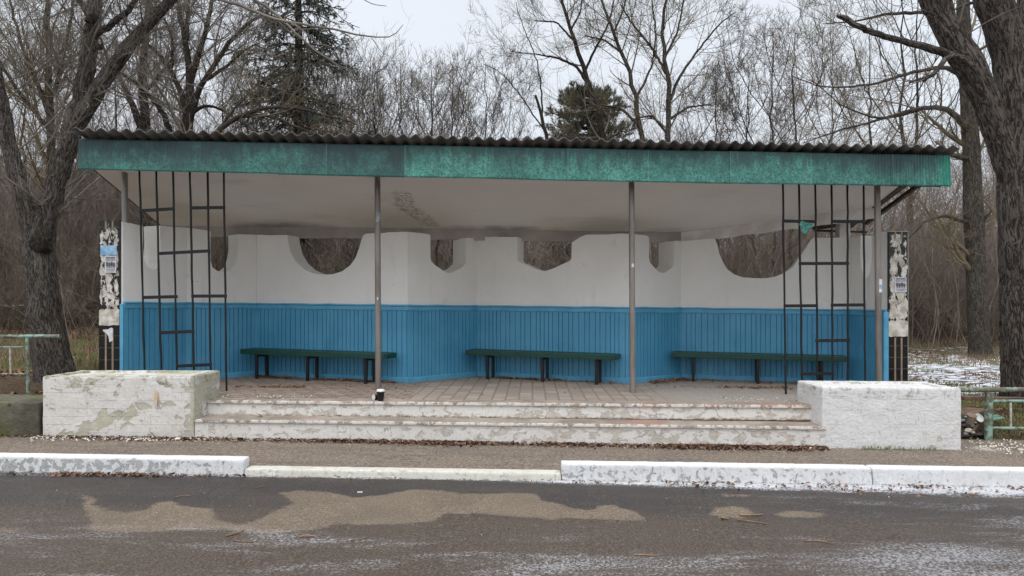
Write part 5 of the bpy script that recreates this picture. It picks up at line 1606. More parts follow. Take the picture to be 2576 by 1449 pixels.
def rough_trunk(limbs, sides, amp, seed):
    sets = []
    for P_, R_ in limbs: sets.append((P_[None], R_[None], sides))
    vs, fs, bs, n = [], [], [], 0
    for P_, R_, s in sets:
        v, f, b = tubes(P_, R_, s)
        K = P_.shape[1]
        cen = np.repeat(P_[0], s, axis=0)
        rad = v - cen
        r = np.linalg.norm(rad, axis=1, keepdims=True)
        q = b.copy(); q[:, :2] *= 12.0; q[:, 2] *= 2.6
        rd = np.abs(fbm(q, 1.6, 4, seed) - 0.5) * 2
        lump = fbm(cen, 2.2, 3, seed + 5) - 0.5
        v = cen + rad * (1 + amp * (0.5 - rd * 1.6)[:, None] + 0.12 * lump[:, None])
        vs.append(v); fs.append(f + n); bs.append(b); n += len(v)
    return np.concatenate(vs), np.concatenate(fs), np.concatenate(bs)

def tree(name, label, limbs, bark, twig, lv, group=None, sides=10, rough=0.0, seed=0, cat='tree', hero=False):
    """limbs: list of (P, R); lv: list of dicts for successive spawns from the limbs"""
    base = limbs[0][0][0]
    root = empty(name, tuple(base))
    tag(root, label, cat, group)
    rng = np.random.default_rng(seed)
    if rough:
        v, f, b = rough_trunk(limbs, sides, rough, seed)
        mesh('trunk', v, f, bark, root, True, None, b)
    else:
        tube_mesh('trunk', [(P_[None], R_[None], sides) for P_, R_ in limbs], bark, root)
    K = 12
    pr = [resample(P_, R_, K) for P_, R_ in limbs]
    P_ = np.stack([p for p, r in pr]); R_ = np.stack([r for p, r in pr])
    sets = []
    lens = np.linalg.norm(np.diff(P_, axis=1), axis=2).sum(1)
    cur = (P_, R_)
    for i_, kw in enumerate(lv):
        kw = dict(kw); sd = kw.pop('sides', 3)
        cur = spawn(cur[0], cur[1], rng=rng, **kw)
        sets.append((cur[0], cur[1], sd))
    if sets: tube_mesh('crown', sets, twig, root)
    return root

TW = dict(K=5, sides=3)
# near left tree: trunk leans, forks low
t1 = [limb([(150, 1000, 9.5, 96), (130, 900, 9.5, 80), (112, 780, 9.5, 70), (106, 700, 9.5, 66), (99, 620, 9.5, 66), (108, 565, 9.5, 52), (138, 480, 9.5, 44), (163, 390, 9.5, 44), (183, 330, 9.5, 44), (205, 230, 9.5, 40), (226, 120, 9.5, 34), (240, 0, 9.6, 31), (262, -200, 9.8, 22)], 60, 0.005, 1),
      limb([(90, 620, 9.5, 48), (66, 520, 9.45, 42), (42, 440, 9.4, 36), (20, 350, 9.4, 33), (6, 260, 9.35, 29), (-14, 150, 9.3, 23), (-50, -40, 9.2, 16)], 34, 0.005, 2),
      limb([(190, 320, 9.5, 38), (225, 262, 9.45, 36), (265, 195, 9.4, 34), (320, 120, 9.3, 32), (370, 60, 9.2, 28), (425, 5, 9.1, 24), (520, -90, 9.0, 18)], 34, 0.007, 3),
      limb([(222, 90, 9.55, 22), (270, 70, 9.4, 15), (330, 20, 9.2, 12), (360, -30, 9.1, 10)], 14, 0.012, 4),
      limb([(228, 40, 9.5, 18), (204, 10, 9.5, 13), (170, -60, 9.5, 10)], 10, 0.01, 5)]
tree('bare_tree', 'nearest left tree, thick furrowed trunk forking beside the shelter roof', t1, M['bark_near'], M['twig'],
     [dict(n=18, t0=0.3, ang=(30, 75), lf=(0.8, 2.0), L=1.0, K=8, lift=0.15, wander=0.45, rf=0.17, rmin=0.006, sides=5),
      dict(n=9, t0=0.12, ang=(30, 70), lf=(0.35, 0.65), K=7, lift=0.4, wander=0.4, rf=0.6, rmin=0.004, sides=4),
      dict(n=6, t0=0.15, ang=(30, 70), lf=(0.4, 0.8), K=6, lift=0.9, wander=0.3, rf=0.6, rmin=0.0028, sides=3)], sides=40, rough=0.13, seed=3)
_rt = bpy.data.objects['bare_tree']
for (u_, v_, s_, q_) in ((232, 47, 0.075, (1.3, 0.7, 1.0)), (101, 612, 0.15, (1.0, 0.75, 1.0)), (250, 118, 0.05, (1.2, 0.7, 0.9)), (8, 268, 0.05, (1, .8, 1))):
    p_ = bp(u_, v_, 9.38 if u_ != 101 else 9.40)
    bm = bmesh.new(); bmesh.ops.create_icosphere(bm, subdivisions=3, radius=1.0)
    V_ = np.array([v.co[:] for v in bm.verts]); F_ = [[v.index for v in f.verts] for f in bm.faces]; bm.free()
    V_ = V_ * (0.6 + 0.8 * fbm(V_ + u_, 2.5, 3, 3))[:, None] * s_ * np.array(q_) + p_
    mesh('burl', V_, F_, M['bark_dark'], _rt, False, None, V_ * 0.5)
# long overhanging branches crossing the sky, upper left
t1b = [limb([(430, -30, 9.1, 12), (600, 10, 8.8, 8), (680, 45, 8.7, 7), (760, 62, 8.6, 6), (840, 72, 8.5, 5), (900, 88, 8.5, 4), (960, 98, 8.5, 3), (1008, 88, 8.5, 2), (1014, 62, 8.5, 1.4)], 26, 0.004, 6),
       limb([(560, -40, 9.0, 10), (680, 20, 8.9, 7), (770, 110, 8.8, 5), (850, 165, 8.8, 3.5), (890, 180, 8.8, 2.4)], 20, 0.006, 7),
       limb([(740, 58, 8.6, 4), (800, 110, 8.6, 3), (862, 128, 8.6, 2)], 12, 0.01, 8),
       limb([(850, 75, 8.5, 3), (893, 100, 8.5, 2.4), (898, 130, 8.5, 2), (915, 155, 8.5, 1.3)], 10, 0.01, 9),
       limb([(880, -30, 8.6, 3), (930, 10, 8.5, 2), (972, 15, 8.5, 1.4)], 10, 0.01, 10),
       limb([(800, -30, 8.6, 4), (858, 50, 8.5, 2.4), (905, 70, 8.5, 1.5)], 10, 0.01, 10),
       limb([(935, 95, 8.5, 2), (960, 132, 8.5, 1.6), (984, 143, 8.5, 1.1)], 8, 0.01, 11)]
# the same tree's outer boughs belong to it
root1 = bpy.data.objects['bare_tree']
tube_mesh('overhanging_bough', [(P_[None], R_[None], 6) for P_, R_ in t1b], M['twig'], root1)
pr = [resample(P_, R_, 12) for P_, R_ in t1b[:2]]
a_ = np.stack([p for p, r in pr]), np.stack([r for p, r in pr])
rg2 = np.random.default_rng(9)
s1 = spawn(*a_, n=10, t0=0.05, t1=0.75, ang=(30, 70), lf=(0.25, 0.7), L=1.0, K=7, lift=0.25, wander=0.4, rf=0.5, rmin=0.004, rng=rg2)
s2 = spawn(*s1, n=3, t0=0.2, ang=(30, 70), lf=(0.3, 0.6), K=6, lift=0.6, rmin=0.0028, rng=rg2)
tube_mesh('overhanging_twigs', [(s1[0], s1[1], 4), (s2[0], s2[1], 3)], M['twig'], root1)

# near right tree
t2 = [limb([(2606, 1040, 9.3, 160), (2598, 980, 9.3, 132), (2588, 900, 9.3, 112), (2580, 780, 9.3, 104), (2574, 650, 9.3, 100), (2570, 500, 9.3, 98), (2568, 380, 9.3, 98), (2566, 280, 9.3, 96), (2562, 210, 9.3, 92), (2545, 130, 9.3, 84), (2520, 70, 9.3, 76), (2496, 0, 9.3, 78), (2460, -150, 9.3, 66)], 64, 0.002, 12),
      limb([(2568, 250, 9.3, 84), (2582, 150, 9.32, 66), (2592, 60, 9.35, 62), (2600, -80, 9.4, 54)], 20, 0.002, 18),
      limb([(2560, 470, 9.3, 66), (2534, 400, 9.28, 62), (2506, 320, 9.25, 60), (2476, 240, 9.22, 60), (2440, 165, 9.2, 68), (2402, 105, 9.2, 62), (2376, 60, 9.2, 56), (2342, -8, 9.2, 54), (2290, -150, 9.2, 44)], 44, 0.003, 13),
      limb([(2462, 215, 9.2, 40), (2440, 150, 9.15, 26), (2420, 100, 9.1, 22), (2392, 40, 9.1, 19), (2378, -30, 9.1, 17)], 22, 0.006, 14),
      limb([(2458, 190, 9.15, 36), (2420, 150, 9.05, 24), (2370, 132, 9.02, 19), (2310, 113, 9.0, 16), (2240, 96, 8.98, 14), (2190, 80, 8.95, 14), (2148, 62, 8.9, 13), (2124, 43, 8.9, 13), (2106, 40, 8.9, 8)], 40, 0.008, 15),
      limb([(2408, 140, 9.0, 15), (2388, 143, 8.98, 13), (2372, 155, 8.95, 12), (2352, 183, 8.9, 11), (2338, 194, 8.9, 10), (2312, 200, 8.9, 7), (2288, 207, 8.9, 5)], 24, 0.008, 16),
      limb([(2334, 190, 8.9, 8), (2326, 202, 8.9, 10), (2321, 204, 8.9, 4)], 6, 0.0, 17)]
tree('bare_tree', 'massive dark ridged tree at the right edge with a stubby dead limb', t2, M['bark_right'], M['twig_dark'],
     [dict(n=5, t0=0.45, ang=(35, 80), lf=(0.5, 1.3), L=1.0, K=8, lift=0.1, wander=0.35, rf=0.2, rmin=0.005, sides=4),
      dict(n=6, t0=0.15, ang=(30, 70), lf=(0.35, 0.6), K=6, lift=0.4, wander=0.35, rf=0.5, rmin=0.0035, sides=3)], sides=48, rough=0.15, seed=5)

# straight grey-trunk tree right, with lichened arching boughs
t3 = [limb([(2470, 925, 14.7, 66), (2462, 860, 14.7, 46), (2457, 700, 14.7, 43), (2449, 560, 14.7, 44), (2444, 400, 14.7, 38), (2438, 280, 14.7, 36), (2430, 180, 14.7, 32), (2425, 60, 14.7, 29), (2420, -200, 14.7, 24)], 40, 0.002, 20),
      limb([(2440, 330, 14.7, 18), (2415, 298, 14.5, 15), (2372, 268, 14.2, 12), (2300, 275, 13.9, 9), (2200, 305, 13.6, 6), (2090, 335, 13.3, 4), (2020, 360, 13.2, 2)], 26, 0.004, 21),
      limb([(2330, 270, 14.0, 8), (2270, 290, 13.8, 6), (2200, 300, 13.6, 5), (2110, 262, 13.4, 3), (2040, 200, 13.2, 2)], 20, 0.005, 22),
      limb([(2420, 190, 14.7, 14), (2380, 168, 14.4, 10), (2300, 180, 14.1, 8), (2190, 215, 13.8, 6), (2060, 220, 13.6, 3), (1990, 190, 13.5, 2)], 24, 0.005, 23),
      limb([(2430, 60, 14.7, 12), (2330, 30, 14.3, 9), (2230, 35, 14.0, 7), (2150, 55, 13.8, 4), (2070, 60, 13.8, 2)], 22, 0.006, 24),
      limb([(2440, 400, 14.7, 14), (2400, 395, 14.5, 8), (2350, 372, 14.3, 5), (2300, 372, 14.2, 2)], 14, 0.01, 25),
      limb([(2448, 560, 14.7, 14), (2415, 555, 14.5, 10), (2380, 540, 14.3, 8), (2330, 552, 14.2, 5), (2285, 600, 14.1, 3)], 16, 0.01, 26),
      limb([(2452, 610, 14.7, 10), (2470, 560, 14.6, 8), (2495, 530, 14.5, 4)], 8, 0.01, 27),
      limb([(2430, 0, 14.7, 12), (2350, -60, 14.3, 9), (2240, -60, 14.0, 6), (2120, -20, 13.8, 3)], 16, 0.01, 28)]
tree('bare_tree', 'straight grey trunk with lichened boughs arching left, standing in snow right of the shelter', t3, M['bark_grey'], M['twig_lichen'],
     [dict(n=14, t0=0.2, ang=(30, 75), lf=(0.8, 1.9), L=1.0, K=8, lift=0.35, wander=0.35, rf=0.4, rmin=0.006, sides=4),
      dict(n=8, t0=0.15, ang=(30, 65), lf=(0.3, 0.55), K=6, lift=0.6, wander=0.3, rf=0.55, rmin=0.004, sides=3),
      dict(n=4, t0=0.25, ang=(30, 60), lf=(0.35, 0.7), K=5, lift=0.7, wander=0.3, rf=0.6, rmin=0.003, sides=3)], sides=20, rough=0.10, seed=6)

# many-limbed dark tree above the left of the roof
YY = 16.0
t4 = [limb([(468, 700, YY, 34), (470, 420, YY, 32), (471, 335, YY, 30), (473, 285, YY, 26), (480, 220, YY, 20), (474, 140, YY, 15), (455, 60, YY, 12), (440, -60, YY, 9)], 30, 0.004, 30),
      limb([(470, 300, YY, 18), (458, 235, YY, 13), (430, 180, YY, 11), (396, 130, YY, 9), (352, 98, YY, 6), (320, 70, YY, 4)], 24, 0.006, 31),
      limb([(478, 215, YY, 15), (496, 150, YY, 13), (514, 90, YY, 12), (530, 20, YY, 10), (545, -60, YY, 8)], 20, 0.006, 32),
      limb([(478, 300, YY, 18), (500, 225, YY, 14), (535, 170, YY, 12), (575, 110, YY, 11), (618, 62, YY, 8), (690, 20, YY, 5)], 24, 0.006, 33),
      limb([(430, 345, YY, 18), (416, 295, YY, 13), (382, 245, YY, 11), (330, 200, YY, 8), (290, 175, YY, 5)], 20, 0.008, 34),
      limb([(478, 290, YY, 12), (512, 262, YY, 8), (560, 275, YY, 6), (640, 330, YY, 3)], 14, 0.008, 35),
      limb([(430, 180, YY, 8), (436, 120, YY, 7), (430, 80, YY, 6), (412, 45, YY, 4)], 10, 0.01, 36),
      limb([(520, 200, YY, 10), (580, 160, YY, 7), (620, 120, YY, 5), (650, 110, YY, 3)], 12, 0.01, 37),
      limb([(470, 100, YY, 10), (472, 40, YY, 9), (474, -60, YY, 7)], 8, 0.01, 38)]
tree('bare_tree', 'dark spreading tree with fanned limbs rising behind the left part of the roof', t4, M['bark_dark'], M['twig'],
     [dict(n=16, t0=0.2, ang=(30, 75), lf=(0.8, 2.0), L=1.0, K=7, lift=0.4, wander=0.35, rf=0.4, rmin=0.007, sides=4),
      dict(n=7, t0=0.15, ang=(30, 65), lf=(0.35, 0.6), K=6, lift=0.6, wander=0.3, rf=0.55, rmin=0.005, sides=3),
      dict(n=4, t0=0.2, ang=(30, 60), lf=(0.35, 0.7), K=5, lift=0.7, wander=0.3, rf=0.6, rmin=0.0035, sides=3)], sides=12, seed=8)
YY = 18
t5 = [limb([(372, 700, YY, 26), (368, 340, YY, 23), (362, 250, YY, 20), (358, 150, YY, 18), (372, 60, YY, 15), (380, -100, YY, 12)], 24, 0.004, 40),
      limb([(362, 340, YY, 20), (340, 280, YY, 16), (310, 210, YY, 12), (270, 150, YY, 8), (250, 90, YY, 5)], 18, 0.008, 41),
      limb([(360, 240, YY, 10), (400, 190, YY, 8), (440, 140, YY, 5)], 12, 0.01, 42)]
tree('bare_tree', 'tall grey trunk behind the leaning left tree, just left of the fanned dark tree', t5, M['bark_dark'], M['twig'],
     [dict(n=24, t0=0.3, ang=(30, 70), lf=(0.8, 2.4), L=1.0, K=7, lift=0.35, wander=0.35, rf=0.35, rmin=0.007, sides=4),
      dict(n=8, t0=0.15, ang=(30, 65), lf=(0.35, 0.6), K=6, lift=0.5, wander=0.3, rf=0.55, rmin=0.005, sides=3),
      dict(n=4, t0=0.2, ang=(30, 60), lf=(0.35, 0.7), K=5, lift=0.6, wander=0.3, rf=0.6, rmin=0.0035, sides=3)], sides=10, seed=9)
YY = 14
t6 = [limb([(500, 700, YY, 20), (508, 420, YY, 17), (530, 345, YY, 15), (570, 310, YY, 13), (625, 280, YY, 11), (690, 265, YY, 9), (760, 275, YY, 7), (830, 290, YY, 5), (900, 315, YY, 3)], 30, 0.005, 45),
      limb([(600, 295, YY, 8), (650, 288, YY, 7), (700, 298, YY, 6), (760, 325, YY, 4), (820, 345, YY, 3)], 16, 0.008, 46),
      limb([(540, 335, YY, 8), (600, 260, YY, 5), (660, 200, YY, 4), (720, 180, YY, 2.5)], 16, 0.01, 47)]
tree('bare_tree', 'tree with low lichened bough arching right just above the roof sheets', t6, M['bark_grey'], M['twig_lichen'],
     [dict(n=12, t0=0.25, ang=(30, 80), lf=(0.6, 1.6), L=1.0, K=7, lift=0.2, wander=0.4, rf=0.45, rmin=0.005, sides=4),
      dict(n=8, t0=0.15, ang=(30, 65), lf=(0.35, 0.6), K=6, lift=0.4, wander=0.35, rf=0.55, rmin=0.004, sides=3),
      dict(n=4, t0=0.2, ang=(30, 60), lf=(0.35, 0.7), K=5, lift=0.5, wander=0.3, rf=0.6, rmin=0.003, sides=3)], sides=10, seed=10)
# far left broom-like tree
YY = 17
t7 = [limb([(128, 700, YY, 22), (128, 330, YY, 18), (124, 200, YY, 15), (120, 60, YY, 12), (118, -120, YY, 8)], 20, 0.004, 50),
      limb([(128, 300, YY, 12), (90, 200, YY, 9), (50, 100, YY, 7), (20, -20, YY, 5)], 16, 0.006, 51),
      limb([(128, 330, YY, 12), (60, 250, YY, 9), (0, 160, YY, 7), (-40, 60, YY, 5)], 16, 0.006, 52),
      limb([(126, 260, YY, 11), (160, 150, YY, 8), (180, 40, YY, 6), (190, -80, YY, 5)], 16, 0.006, 53)]
tree('bare_tree', 'bushy many-twigged tree filling the upper left corner behind the near trunk', t7, M['bark_grey'], M['twig_lichen'],
     [dict(n=40, t0=0.12, ang=(25, 70), lf=(0.9, 2.4), L=1.0, K=8, lift=0.35, wander=0.3, rf=0.4, rmin=0.007, sides=4),
      dict(n=9, t0=0.12, ang=(35, 70), lf=(0.25, 0.5), K=6, lift=0.5, wander=0.35, rf=0.55, rmin=0.0045, sides=3),
      dict(n=5, t0=0.2, ang=(30, 60), lf=(0.35, 0.7), K=5, lift=0.6, wander=0.3, rf=0.6, rmin=0.0033, sides=3)], sides=10, seed=11)

# centre-right group
def fork(name, label, pts_list, seed, bark, twig, dens=(14, 8, 5), ln=(0.8, 2.0), fine=0.0033, lift=0.3, cat='tree', sides=9, group=None):
    lim = [limb(p, 24, 0.006, seed * 7 + i) for i, p in enumerate(pts_list)]
    return tree(name, label, lim, bark, twig,
        [dict(n=dens[0], t0=0.25, ang=(30, 65), lf=ln, L=1.0, K=7, lift=lift, wander=0.22, rf=0.42, rmin=fine * 1.8, sides=4),
         dict(n=dens[1], t0=0.12, ang=(30, 60), lf=(0.35, 0.6), K=6, lift=lift, wander=0.22, rf=0.55, rmin=fine * 1.25, sides=3),
         dict(n=dens[2], t0=0.15, ang=(28, 60), lf=(0.35, 0.7), K=4, lift=lift, wander=0.2, rf=0.6, rmin=fine, sides=3)], seed=seed, cat=cat, sides=sides, group=group)
YY = 19
fork('bare_tree', 'tree leaning left behind the round dark pine, above the roof centre', [
    [(1560, 700, YY, 20), (1530, 420, YY, 17), (1500, 270, YY, 15), (1484, 220, YY, 13), (1462, 150, YY, 11), (1436, 77, YY, 9), (1412, 0, YY, 7), (1395, -60, YY, 5)],
    [(1484, 220, YY, 9), (1450, 165, YY, 7), (1400, 145, YY, 5), (1340, 135, YY, 3), (1285, 130, YY, 2)],
    [(1470, 180, YY, 7), (1500, 120, YY, 6), (1535, 50, YY, 4), (1550, -30, YY, 3)],
    [(1450, 110, YY, 6), (1400, 55, YY, 4), (1345, 52, YY, 2)],
    [(1436, 77, YY, 6), (1460, 30, YY, 4), (1470, -40, YY, 3)]], 13, M['bark_dark'], M['twig'], (13, 8, 5), (0.7, 1.9))
fork('bare_tree', 'tall tree right of the round pine, its trunk bending left towards the top', [
    [(1625, 700, YY, 18), (1620, 420, YY, 15), (1612, 330, YY, 13), (1604, 255, YY, 12), (1580, 180, YY, 10), (1560, 125, YY, 9), (1535, 55, YY, 7), (1500, -30, YY, 5)],
    [(1560, 130, YY, 6), (1520, 100, YY, 4), (1470, 90, YY, 3)],
    [(1604, 240, YY, 7), (1640, 170, YY, 5), (1650, 90, YY, 4), (1640, 0, YY, 3)],
    [(1612, 320, YY, 8), (1560, 270, YY, 6), (1480, 262, YY, 5), (1400, 300, YY, 3)],
    [(1545, 80, YY, 6), (1570, 20, YY, 4), (1580, -40, YY, 3)]], 14, M['bark_grey'], M['twig_lichen'], (13, 8, 5), (0.7, 1.9))
fork('bare_tree', 'tallest straight-stemmed tree above the roof between the third pole and right lattice', [
    [(1682, 700, YY, 18), (1680, 420, YY, 15), (1682, 300, YY, 13), (1684, 230, YY, 12), (1672, 140, YY, 10), (1666, 60, YY, 8), (1680, -40, YY, 6)],
    [(1682, 260, YY, 9), (1710, 190, YY, 7), (1760, 120, YY, 5), (1810, 60, YY, 4), (1850, 30, YY, 2)],
    [(1684, 200, YY, 8), (1640, 120, YY, 6), (1590, 60, YY, 5), (1560, 10, YY, 3)],
    [(1670, 150, YY, 7), (1705, 80, YY, 5), (1720, 0, YY, 4)],
    [(1685, 300, YY, 7), (1730, 270, YY, 5), (1790, 262, YY, 3)],
    [(1682, 340, YY, 7), (1640, 290, YY, 5), (1590, 300, YY, 3)]], 15, M['bark_grey'], M['twig_lichen'], (14, 8, 5), (0.7, 2.0))
fork('bare_tree', 'thin broken leaning trunk left of the round pine', [
    [(1392, 700, 18, 12), (1384, 420, 18, 11), (1375, 350, 18, 10), (1362, 290, 18, 8), (1347, 240, 18, 6)],
    [(1365, 300, 18, 5), (1362, 220, 18, 4), (1350, 150, 18, 3), (1310, 50, 18, 2), (1298, 5, 18, 1.4)],
    [(1370, 330, 18, 4), (1310, 240, 18, 3), (1260, 180, 18, 2), (1215, 160, 18, 1.4)]], 16, M['bark_dark'], M['twig'], (5, 4, 3), (0.5, 1.2))
# slim trees right of it
slim = [(1945, 48, 19, 9, 'slender poplar-like sapling reaching highest above the right roof, left of its forked neighbour'),
        (2000, 82, 19.5, 9, 'forked sapling right of the slender poplar-like one above the right roof'),
        (1880, 150, 20, 8, 'slim bare tree above the roof, left of the slender poplar-like sapling'),
        (1800, 185, 20, 8, 'low russet bare tree above the roof right of the tallest straight stem'),
        (2090, 160, 21, 8, 'pale slim tree above the right end of the roof'),
        (2190, 60, 23, 10, 'straight distant stem seen over the right roof corner'),
        (2268, -80, 24, 11, 'tall distant trunk just left of the grey trunk right of the roof'),
        (2310, -60, 25, 11, 'second tall distant trunk beside the grey trunk right of the roof'),
        (2530, 100, 22, 10, 'thin distant tree seen between the grey trunk and the massive right tree'),
        (945, 165, 19, 8, 'dense bare tree right of the spruce above the roof'),
        (885, 190, 20, 8, 'bare tree half hidden by the spruce on its right side'),
        (1008, 172, 19, 8, 'bare tree second to the right of the spruce above the roof'),
        (1084, 142, 17, 9, 'spreading bare sapling with long upright shoots above the second pole'),
        (1140, 165, 17, 8, 'arched-shoot sapling right of the long upright shoots'),
        (1222, 160, 20, 8, 'lone neat round-headed young tree against the clear sky'),
        (1180, 255, 22, 7, 'low bare tree between the arched sapling and the round-headed young tree'),
        (820, 150, 21, 8, 'bare tree crossing the right edge of the spruce'),
        (640, 130, 21, 9, 'bare tree crossing the left edge of the spruce'),
        (560, 120, 22, 9, 'bare tree between the fanned dark tree and the spruce'),
        (290, 60, 21, 9, 'distant bare tree behind the near left fork'),
        (60, 80, 22, 9, 'distant bare tree at far left behind the leaning limb'),
        (205, 40, 24, 9, 'distant bare tree seen between the two left limbs')]
for k, (u, v, Y, wd, lb) in enumerate(slim):
    rs = random.Random(k + 50)
    wd *= 0.8
    bend = rs.uniform(-22, 22)
    vb = V0 - (terr(np.array([(u - U0) * Y / F]), np.array([float(Y)]))[0] - EYE) * F / Y
    H_ = vb - v
    pts = [(u + bend * 0.3, vb + 5, Y, wd * 1.3), (u + bend, vb - H_ * 0.35, Y, wd), (u - bend * 0.2, vb - H_ * 0.6, Y, wd * 0.75), (u + bend * 0.3, vb - H_ * 0.8, Y, wd * 0.45), (u, v, Y, 1.3)]
    pl_ = [pts]
    nb = 6
    for j in range(nb):
        t = 0.35 + 0.5 * j / nb
        vs_ = vb - H_ * t
        sgn = 1 if (j + k) % 2 else -1
        ln_ = H_ * (1 - t) * rs.uniform(0.7, 1.0)
        w1 = rs.uniform(0.22, 0.5)
        pl_.append([(u + bend * (1 - t), vs_, Y, wd * (1 - t) * 0.8), (u + sgn * ln_ * w1 * 0.55, vs_ - ln_ * 0.28, Y + rs.uniform(-.5, .5), wd * 0.36), (u + sgn * ln_ * w1 * rs.uniform(0.8, 1.0), vs_ - ln_ * 0.62, Y + rs.uniform(-.8, .8), wd * 0.22), (u + sgn * ln_ * w1 * rs.uniform(0.85, 1.25), vs_ - ln_ * 1.0, Y + rs.uniform(-1, 1), 1.3)])
    dens = (10, 7, 5) if u not in (1084, 1140, 2268, 2310, 2190) else (5, 4, 3)
    fork('bare_sapling' if wd < 9 else 'bare_tree', lb, pl_, 30 + k, M['bark_dark'], M['twig'] if k % 3 else M['twig_dark'], dens, (0.5, 1.4), 0.0042, 0.45, group='bare trees of the thicket behind the shelter', sides=7)

# spruce
def spruce(u, Y, vtop, label):
    x = (u - U0) * Y / F
    z0 = terr(np.array([x]), np.array([float(Y)]))[0]
    ztop = bp(u, vtop, Y)[2]
    root = empty('spruce_tree', (x, Y, z0)); tag(root, label, 'tree')
    P_, R_ = resample([(x, Y, z0), (x + 0.05, Y, (z0 + ztop) / 2), (x, Y, ztop)], [0.19, 0.12, 0.02], 20)
    tube_mesh('trunk', [(P_[None], R_[None], 10)], M['bark_dark'], root)
    rng = np.random.default_rng(77)
    N = 300
    t = rng.uniform(0.22, 0.995, N) ** 0.9
    t = np.round(t * 26) / 26 + rng.normal(0, 0.005, N)
    t = np.clip(t, 0.1, 0.992)
    zz = z0 + (ztop - z0) * t
    L = (1 - t) ** 0.80 * 3.1 * rng.uniform(0.55, 1.08, N) + 0.15
    a = rng.uniform(0, 2 * math.pi, N)
    K = 8
    s = np.linspace(0, 1, K)
    X = x + np.cos(a)[:, None] * L[:, None] * s
    Yy = Y + np.sin(a)[:, None] * L[:, None] * s
    Z = zz[:, None] + L[:, None] * (0.15 * s - 0.75 * s ** 2 + 0.45 * s ** 4) + rng.normal(0, 0.02, (N, K))
    P1 = np.stack([X, Yy, Z], -1); R1 = np.linspace(0.022, 0.005, K)[None].repeat(N, 0)
    P2, R2 = spawn(P1, R1, 16, 0.2, 0.99, (40, 75), (0.16, 0.34), 5, -0.45, 0.15, 0.5, 0.004, rng=rng)
    tube_mesh('boughs', [(P1, R1, 4), (P2, R2, 3)], M['bark_dark'], root)
    # needles
    M_ = len(P2)
    n_ = 15
    tt = rng.uniform(0, 1, (M_, n_)) * 3.99
    i = tt.astype(int); f = (tt - i)[..., None]
    ar = np.arange(M_)[:, None]
    C_ = (P2[ar, i] * (1 - f) + P2[ar, i + 1] * f).reshape(-1, 3)
    tan = (P2[ar, i + 1] - P2[ar, i]).reshape(-1, 3)
    tan /= np.linalg.norm(tan, axis=1, keepdims=True) + 1e-9
    d = tan * 0.8 + rng.normal(0, 0.55, C_.shape) + np.array([0, 0, -0.35])
    d /= np.linalg.norm(d, axis=1, keepdims=True)
    sd = np.cross(d, rng.normal(size=C_.shape)); sd /= np.linalg.norm(sd, axis=1, keepdims=True) + 1e-9
    l = rng.uniform(0.05, 0.12, (len(C_), 1))
    V = np.stack([C_ - sd * 0.012, C_ + sd * 0.012, C_ + d * l], 1).reshape(-1, 3)
    mesh('needles', V, np.arange(len(V)).reshape(-1, 3), M['spruce'], root)
spruce(748, 17.2, -330, 'tall dark spruce behind the roof left of centre')

def pine(u, Y, vtop, wpx, label):
    x = (u - U0) * Y / F
    z0 = terr(np.array([x]), np.array([float(Y)]))[0]
    ztop = bp(u, vtop, Y)[2]
    H_ = ztop - z0; Wd = wpx * Y / F / 2
    root = empty('pine_tree', (x, Y, z0)); tag(root, label, 'tree')
    P_, R_ = resample([(x, Y, z0), (x, Y, ztop - 0.3)], [0.16, 0.04], 12)
    tube_mesh('trunk', [(P_[None], R_[None], 10)], M['bark_dark'], root)
    rng = np.random.default_rng(88)
    N = 560
    t = rng.uniform(0.08, 0.97, N)
    zz = z0 + H_ * t
    R0 = Wd * np.sqrt(np.clip(1 - ((t - 0.45) / 0.56) ** 2, 0.02, 1))
    L = R0 * rng.uniform(0.4, 1.30, N) + 0.12
    a = rng.uniform(0, 2 * math.pi, N)
    K = 6; s = np.linspace(0, 1, K)
    P1 = np.stack([x + np.cos(a)[:, None] * L[:, None] * s, Y + np.sin(a)[:, None] * L[:, None] * s, zz[:, None] + L[:, None] * (0.0 * s + 0.15 * s ** 2)], -1)
    R1 = np.linspace(0.02, 0.006, K)[None].repeat(N, 0)
    P2, R2 = spawn(P1, R1, 9, 0.3, 0.99, (25, 60), (0.18, 0.36), 4, 0.6, 0.2, 0.5, 0.004, rng=rng)
    tube_mesh('boughs', [(P1, R1, 4), (P2, R2, 3)], M['bark_dark'], root)
    M_ = len(P2); n_ = 40
    tt = rng.uniform(0.2, 1, (M_, n_)) * 2.99
    i = tt.astype(int); f = (tt - i)[..., None]
    ar = np.arange(M_)[:, None]
    C_ = (P2[ar, i] * (1 - f) + P2[ar, i + 1] * f).reshape(-1, 3)
    tan = (P2[ar, i + 1] - P2[ar, i]).reshape(-1, 3); tan /= np.linalg.norm(tan, axis=1, keepdims=True) + 1e-9
    d = tan * 0.7 + rng.normal(0, 0.5, C_.shape); d /= np.linalg.norm(d, axis=1, keepdims=True)
    sd = np.cross(d, rng.normal(size=C_.shape)); sd /= np.linalg.norm(sd, axis=1, keepdims=True) + 1e-9
    l = rng.uniform(0.08, 0.15, (len(C_), 1))
    V = np.stack([C_ - sd * 0.009, C_ + sd * 0.009, C_ + d * l], 1).reshape(-1, 3)
    mesh('needles', V, np.arange(len(V)).reshape(-1, 3), M['pine'], root)
pine(1484, 21, 215, 235, 'round dark green pine behind the roof right of centre')

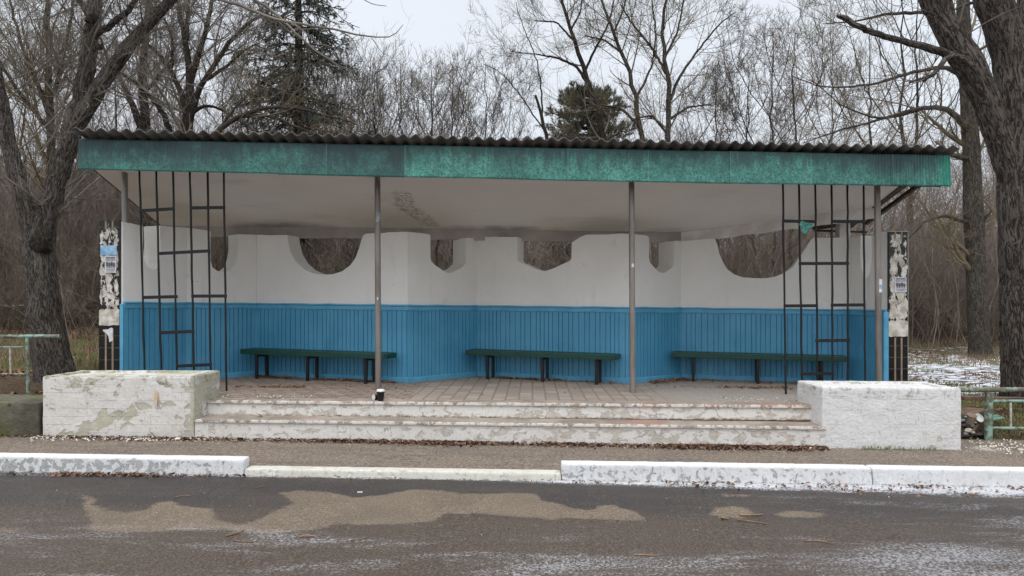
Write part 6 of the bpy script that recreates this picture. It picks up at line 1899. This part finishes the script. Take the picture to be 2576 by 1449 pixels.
# thicket: dense mass of thin stems nobody could count
def thicket(name, N, x0, x1, y0, y1, hfun, mat, seed, n1=14, n2=5, rbase=0.014, lean=0.25, mask=None):
    rng = np.random.default_rng(seed)
    Y = rng.uniform(y0, y1, N)
    X = rng.uniform(x0, x1, N)
    if mask is not None:
        k = mask(X, Y); X, Y = X[k], Y[k]; N = len(X)
    Z = terr(X, Y) - 0.05
    H_ = hfun(X, Y) * rng.uniform(0.5, 1.15, N)
    K = 8
    d = np.stack([rng.normal(0, lean, N), rng.normal(0, lean, N), np.ones(N)], -1)
    d /= np.linalg.norm(d, axis=1, keepdims=True)
    pts = [np.stack([X, Y, Z], -1)]
    wv = rng.normal(0, 0.1, (N, 3))
    for j in range(K - 1):
        pts.append(pts[-1] + d * (H_ / (K - 1))[:, None])
        wv = wv * 0.5 + rng.normal(0, 0.12, (N, 3))
        d = d + wv * 0.8 + np.array([0, 0, 0.03]); d /= np.linalg.norm(d, axis=1, keepdims=True)
    P0 = np.stack(pts, 1)
    R0 = (rbase * rng.uniform(0.5, 1.5, N))[:, None] * np.linspace(1, 0.25, K)[None]
    P1, R1 = spawn(P0, R0, n1, 0.12, 0.98, (20, 60), (0.25, 0.5), 6, 0.3, 0.4, 0.6, 0.004, rng=rng)
    P2, R2 = spawn(P1, R1, n2, 0.15, 0.98, (25, 65), (0.35, 0.6), 4, 0.25, 0.4, 0.65, 0.0035, rng=rng)
    o = tube_mesh(name, [(P0, R0, 4), (P1, R1, 3), (P2, R2, 3)], mat)
    tag(o, kind='stuff')
    return o
hA = lambda X, Y: np.interp(X * 20 / Y, [-16, -9, -5, -3, -1.8, -1.0, 0.6, 1.2, 3, 6, 9, 12, 16], [6.6, 6.8, 7.0, 6.8, 6.0, 4.6, 4.3, 5.2, 6.0, 6.4, 6.2, 5.4, 5.6])
thicket('thicket', 760, -19, 18, 17.0, 25, hA, M['twig_red'], 101, 14, 5, 0.018)
M['twig_tan'] = m_plain('tan_twigs', (0.110, 0.088, 0.070), (0.235, 0.195, 0.158), 1.3, 0.9, 0, 0.1)
thicket('undergrowth', 1700, -16, 16, 14.5, 21, lambda X, Y: 2.9 + 0 * X, M['twig_tan'], 102, 12, 5, 0.011, 0.45, lambda X, Y: (np.abs(X) < 3.5) | (Y > 16.8 - 1.5 * (X < 0)))
thicket('far_wood', 1100, -40, 38, 25, 42, lambda X, Y: np.interp(X * 30 / Y, [-26, -8, -2, 1, 4, 9, 26], [9.6, 9.4, 7.6, 4.6, 7.2, 8.6, 8.6]), M['twig_red'], 103, 12, 6, 0.04)
thicket('brushwood', 1500, -34, 32, 20, 34, lambda X, Y: 3.6 + 0 * X, M['twig_red'], 104, 10, 4, 0.022, 0.35)
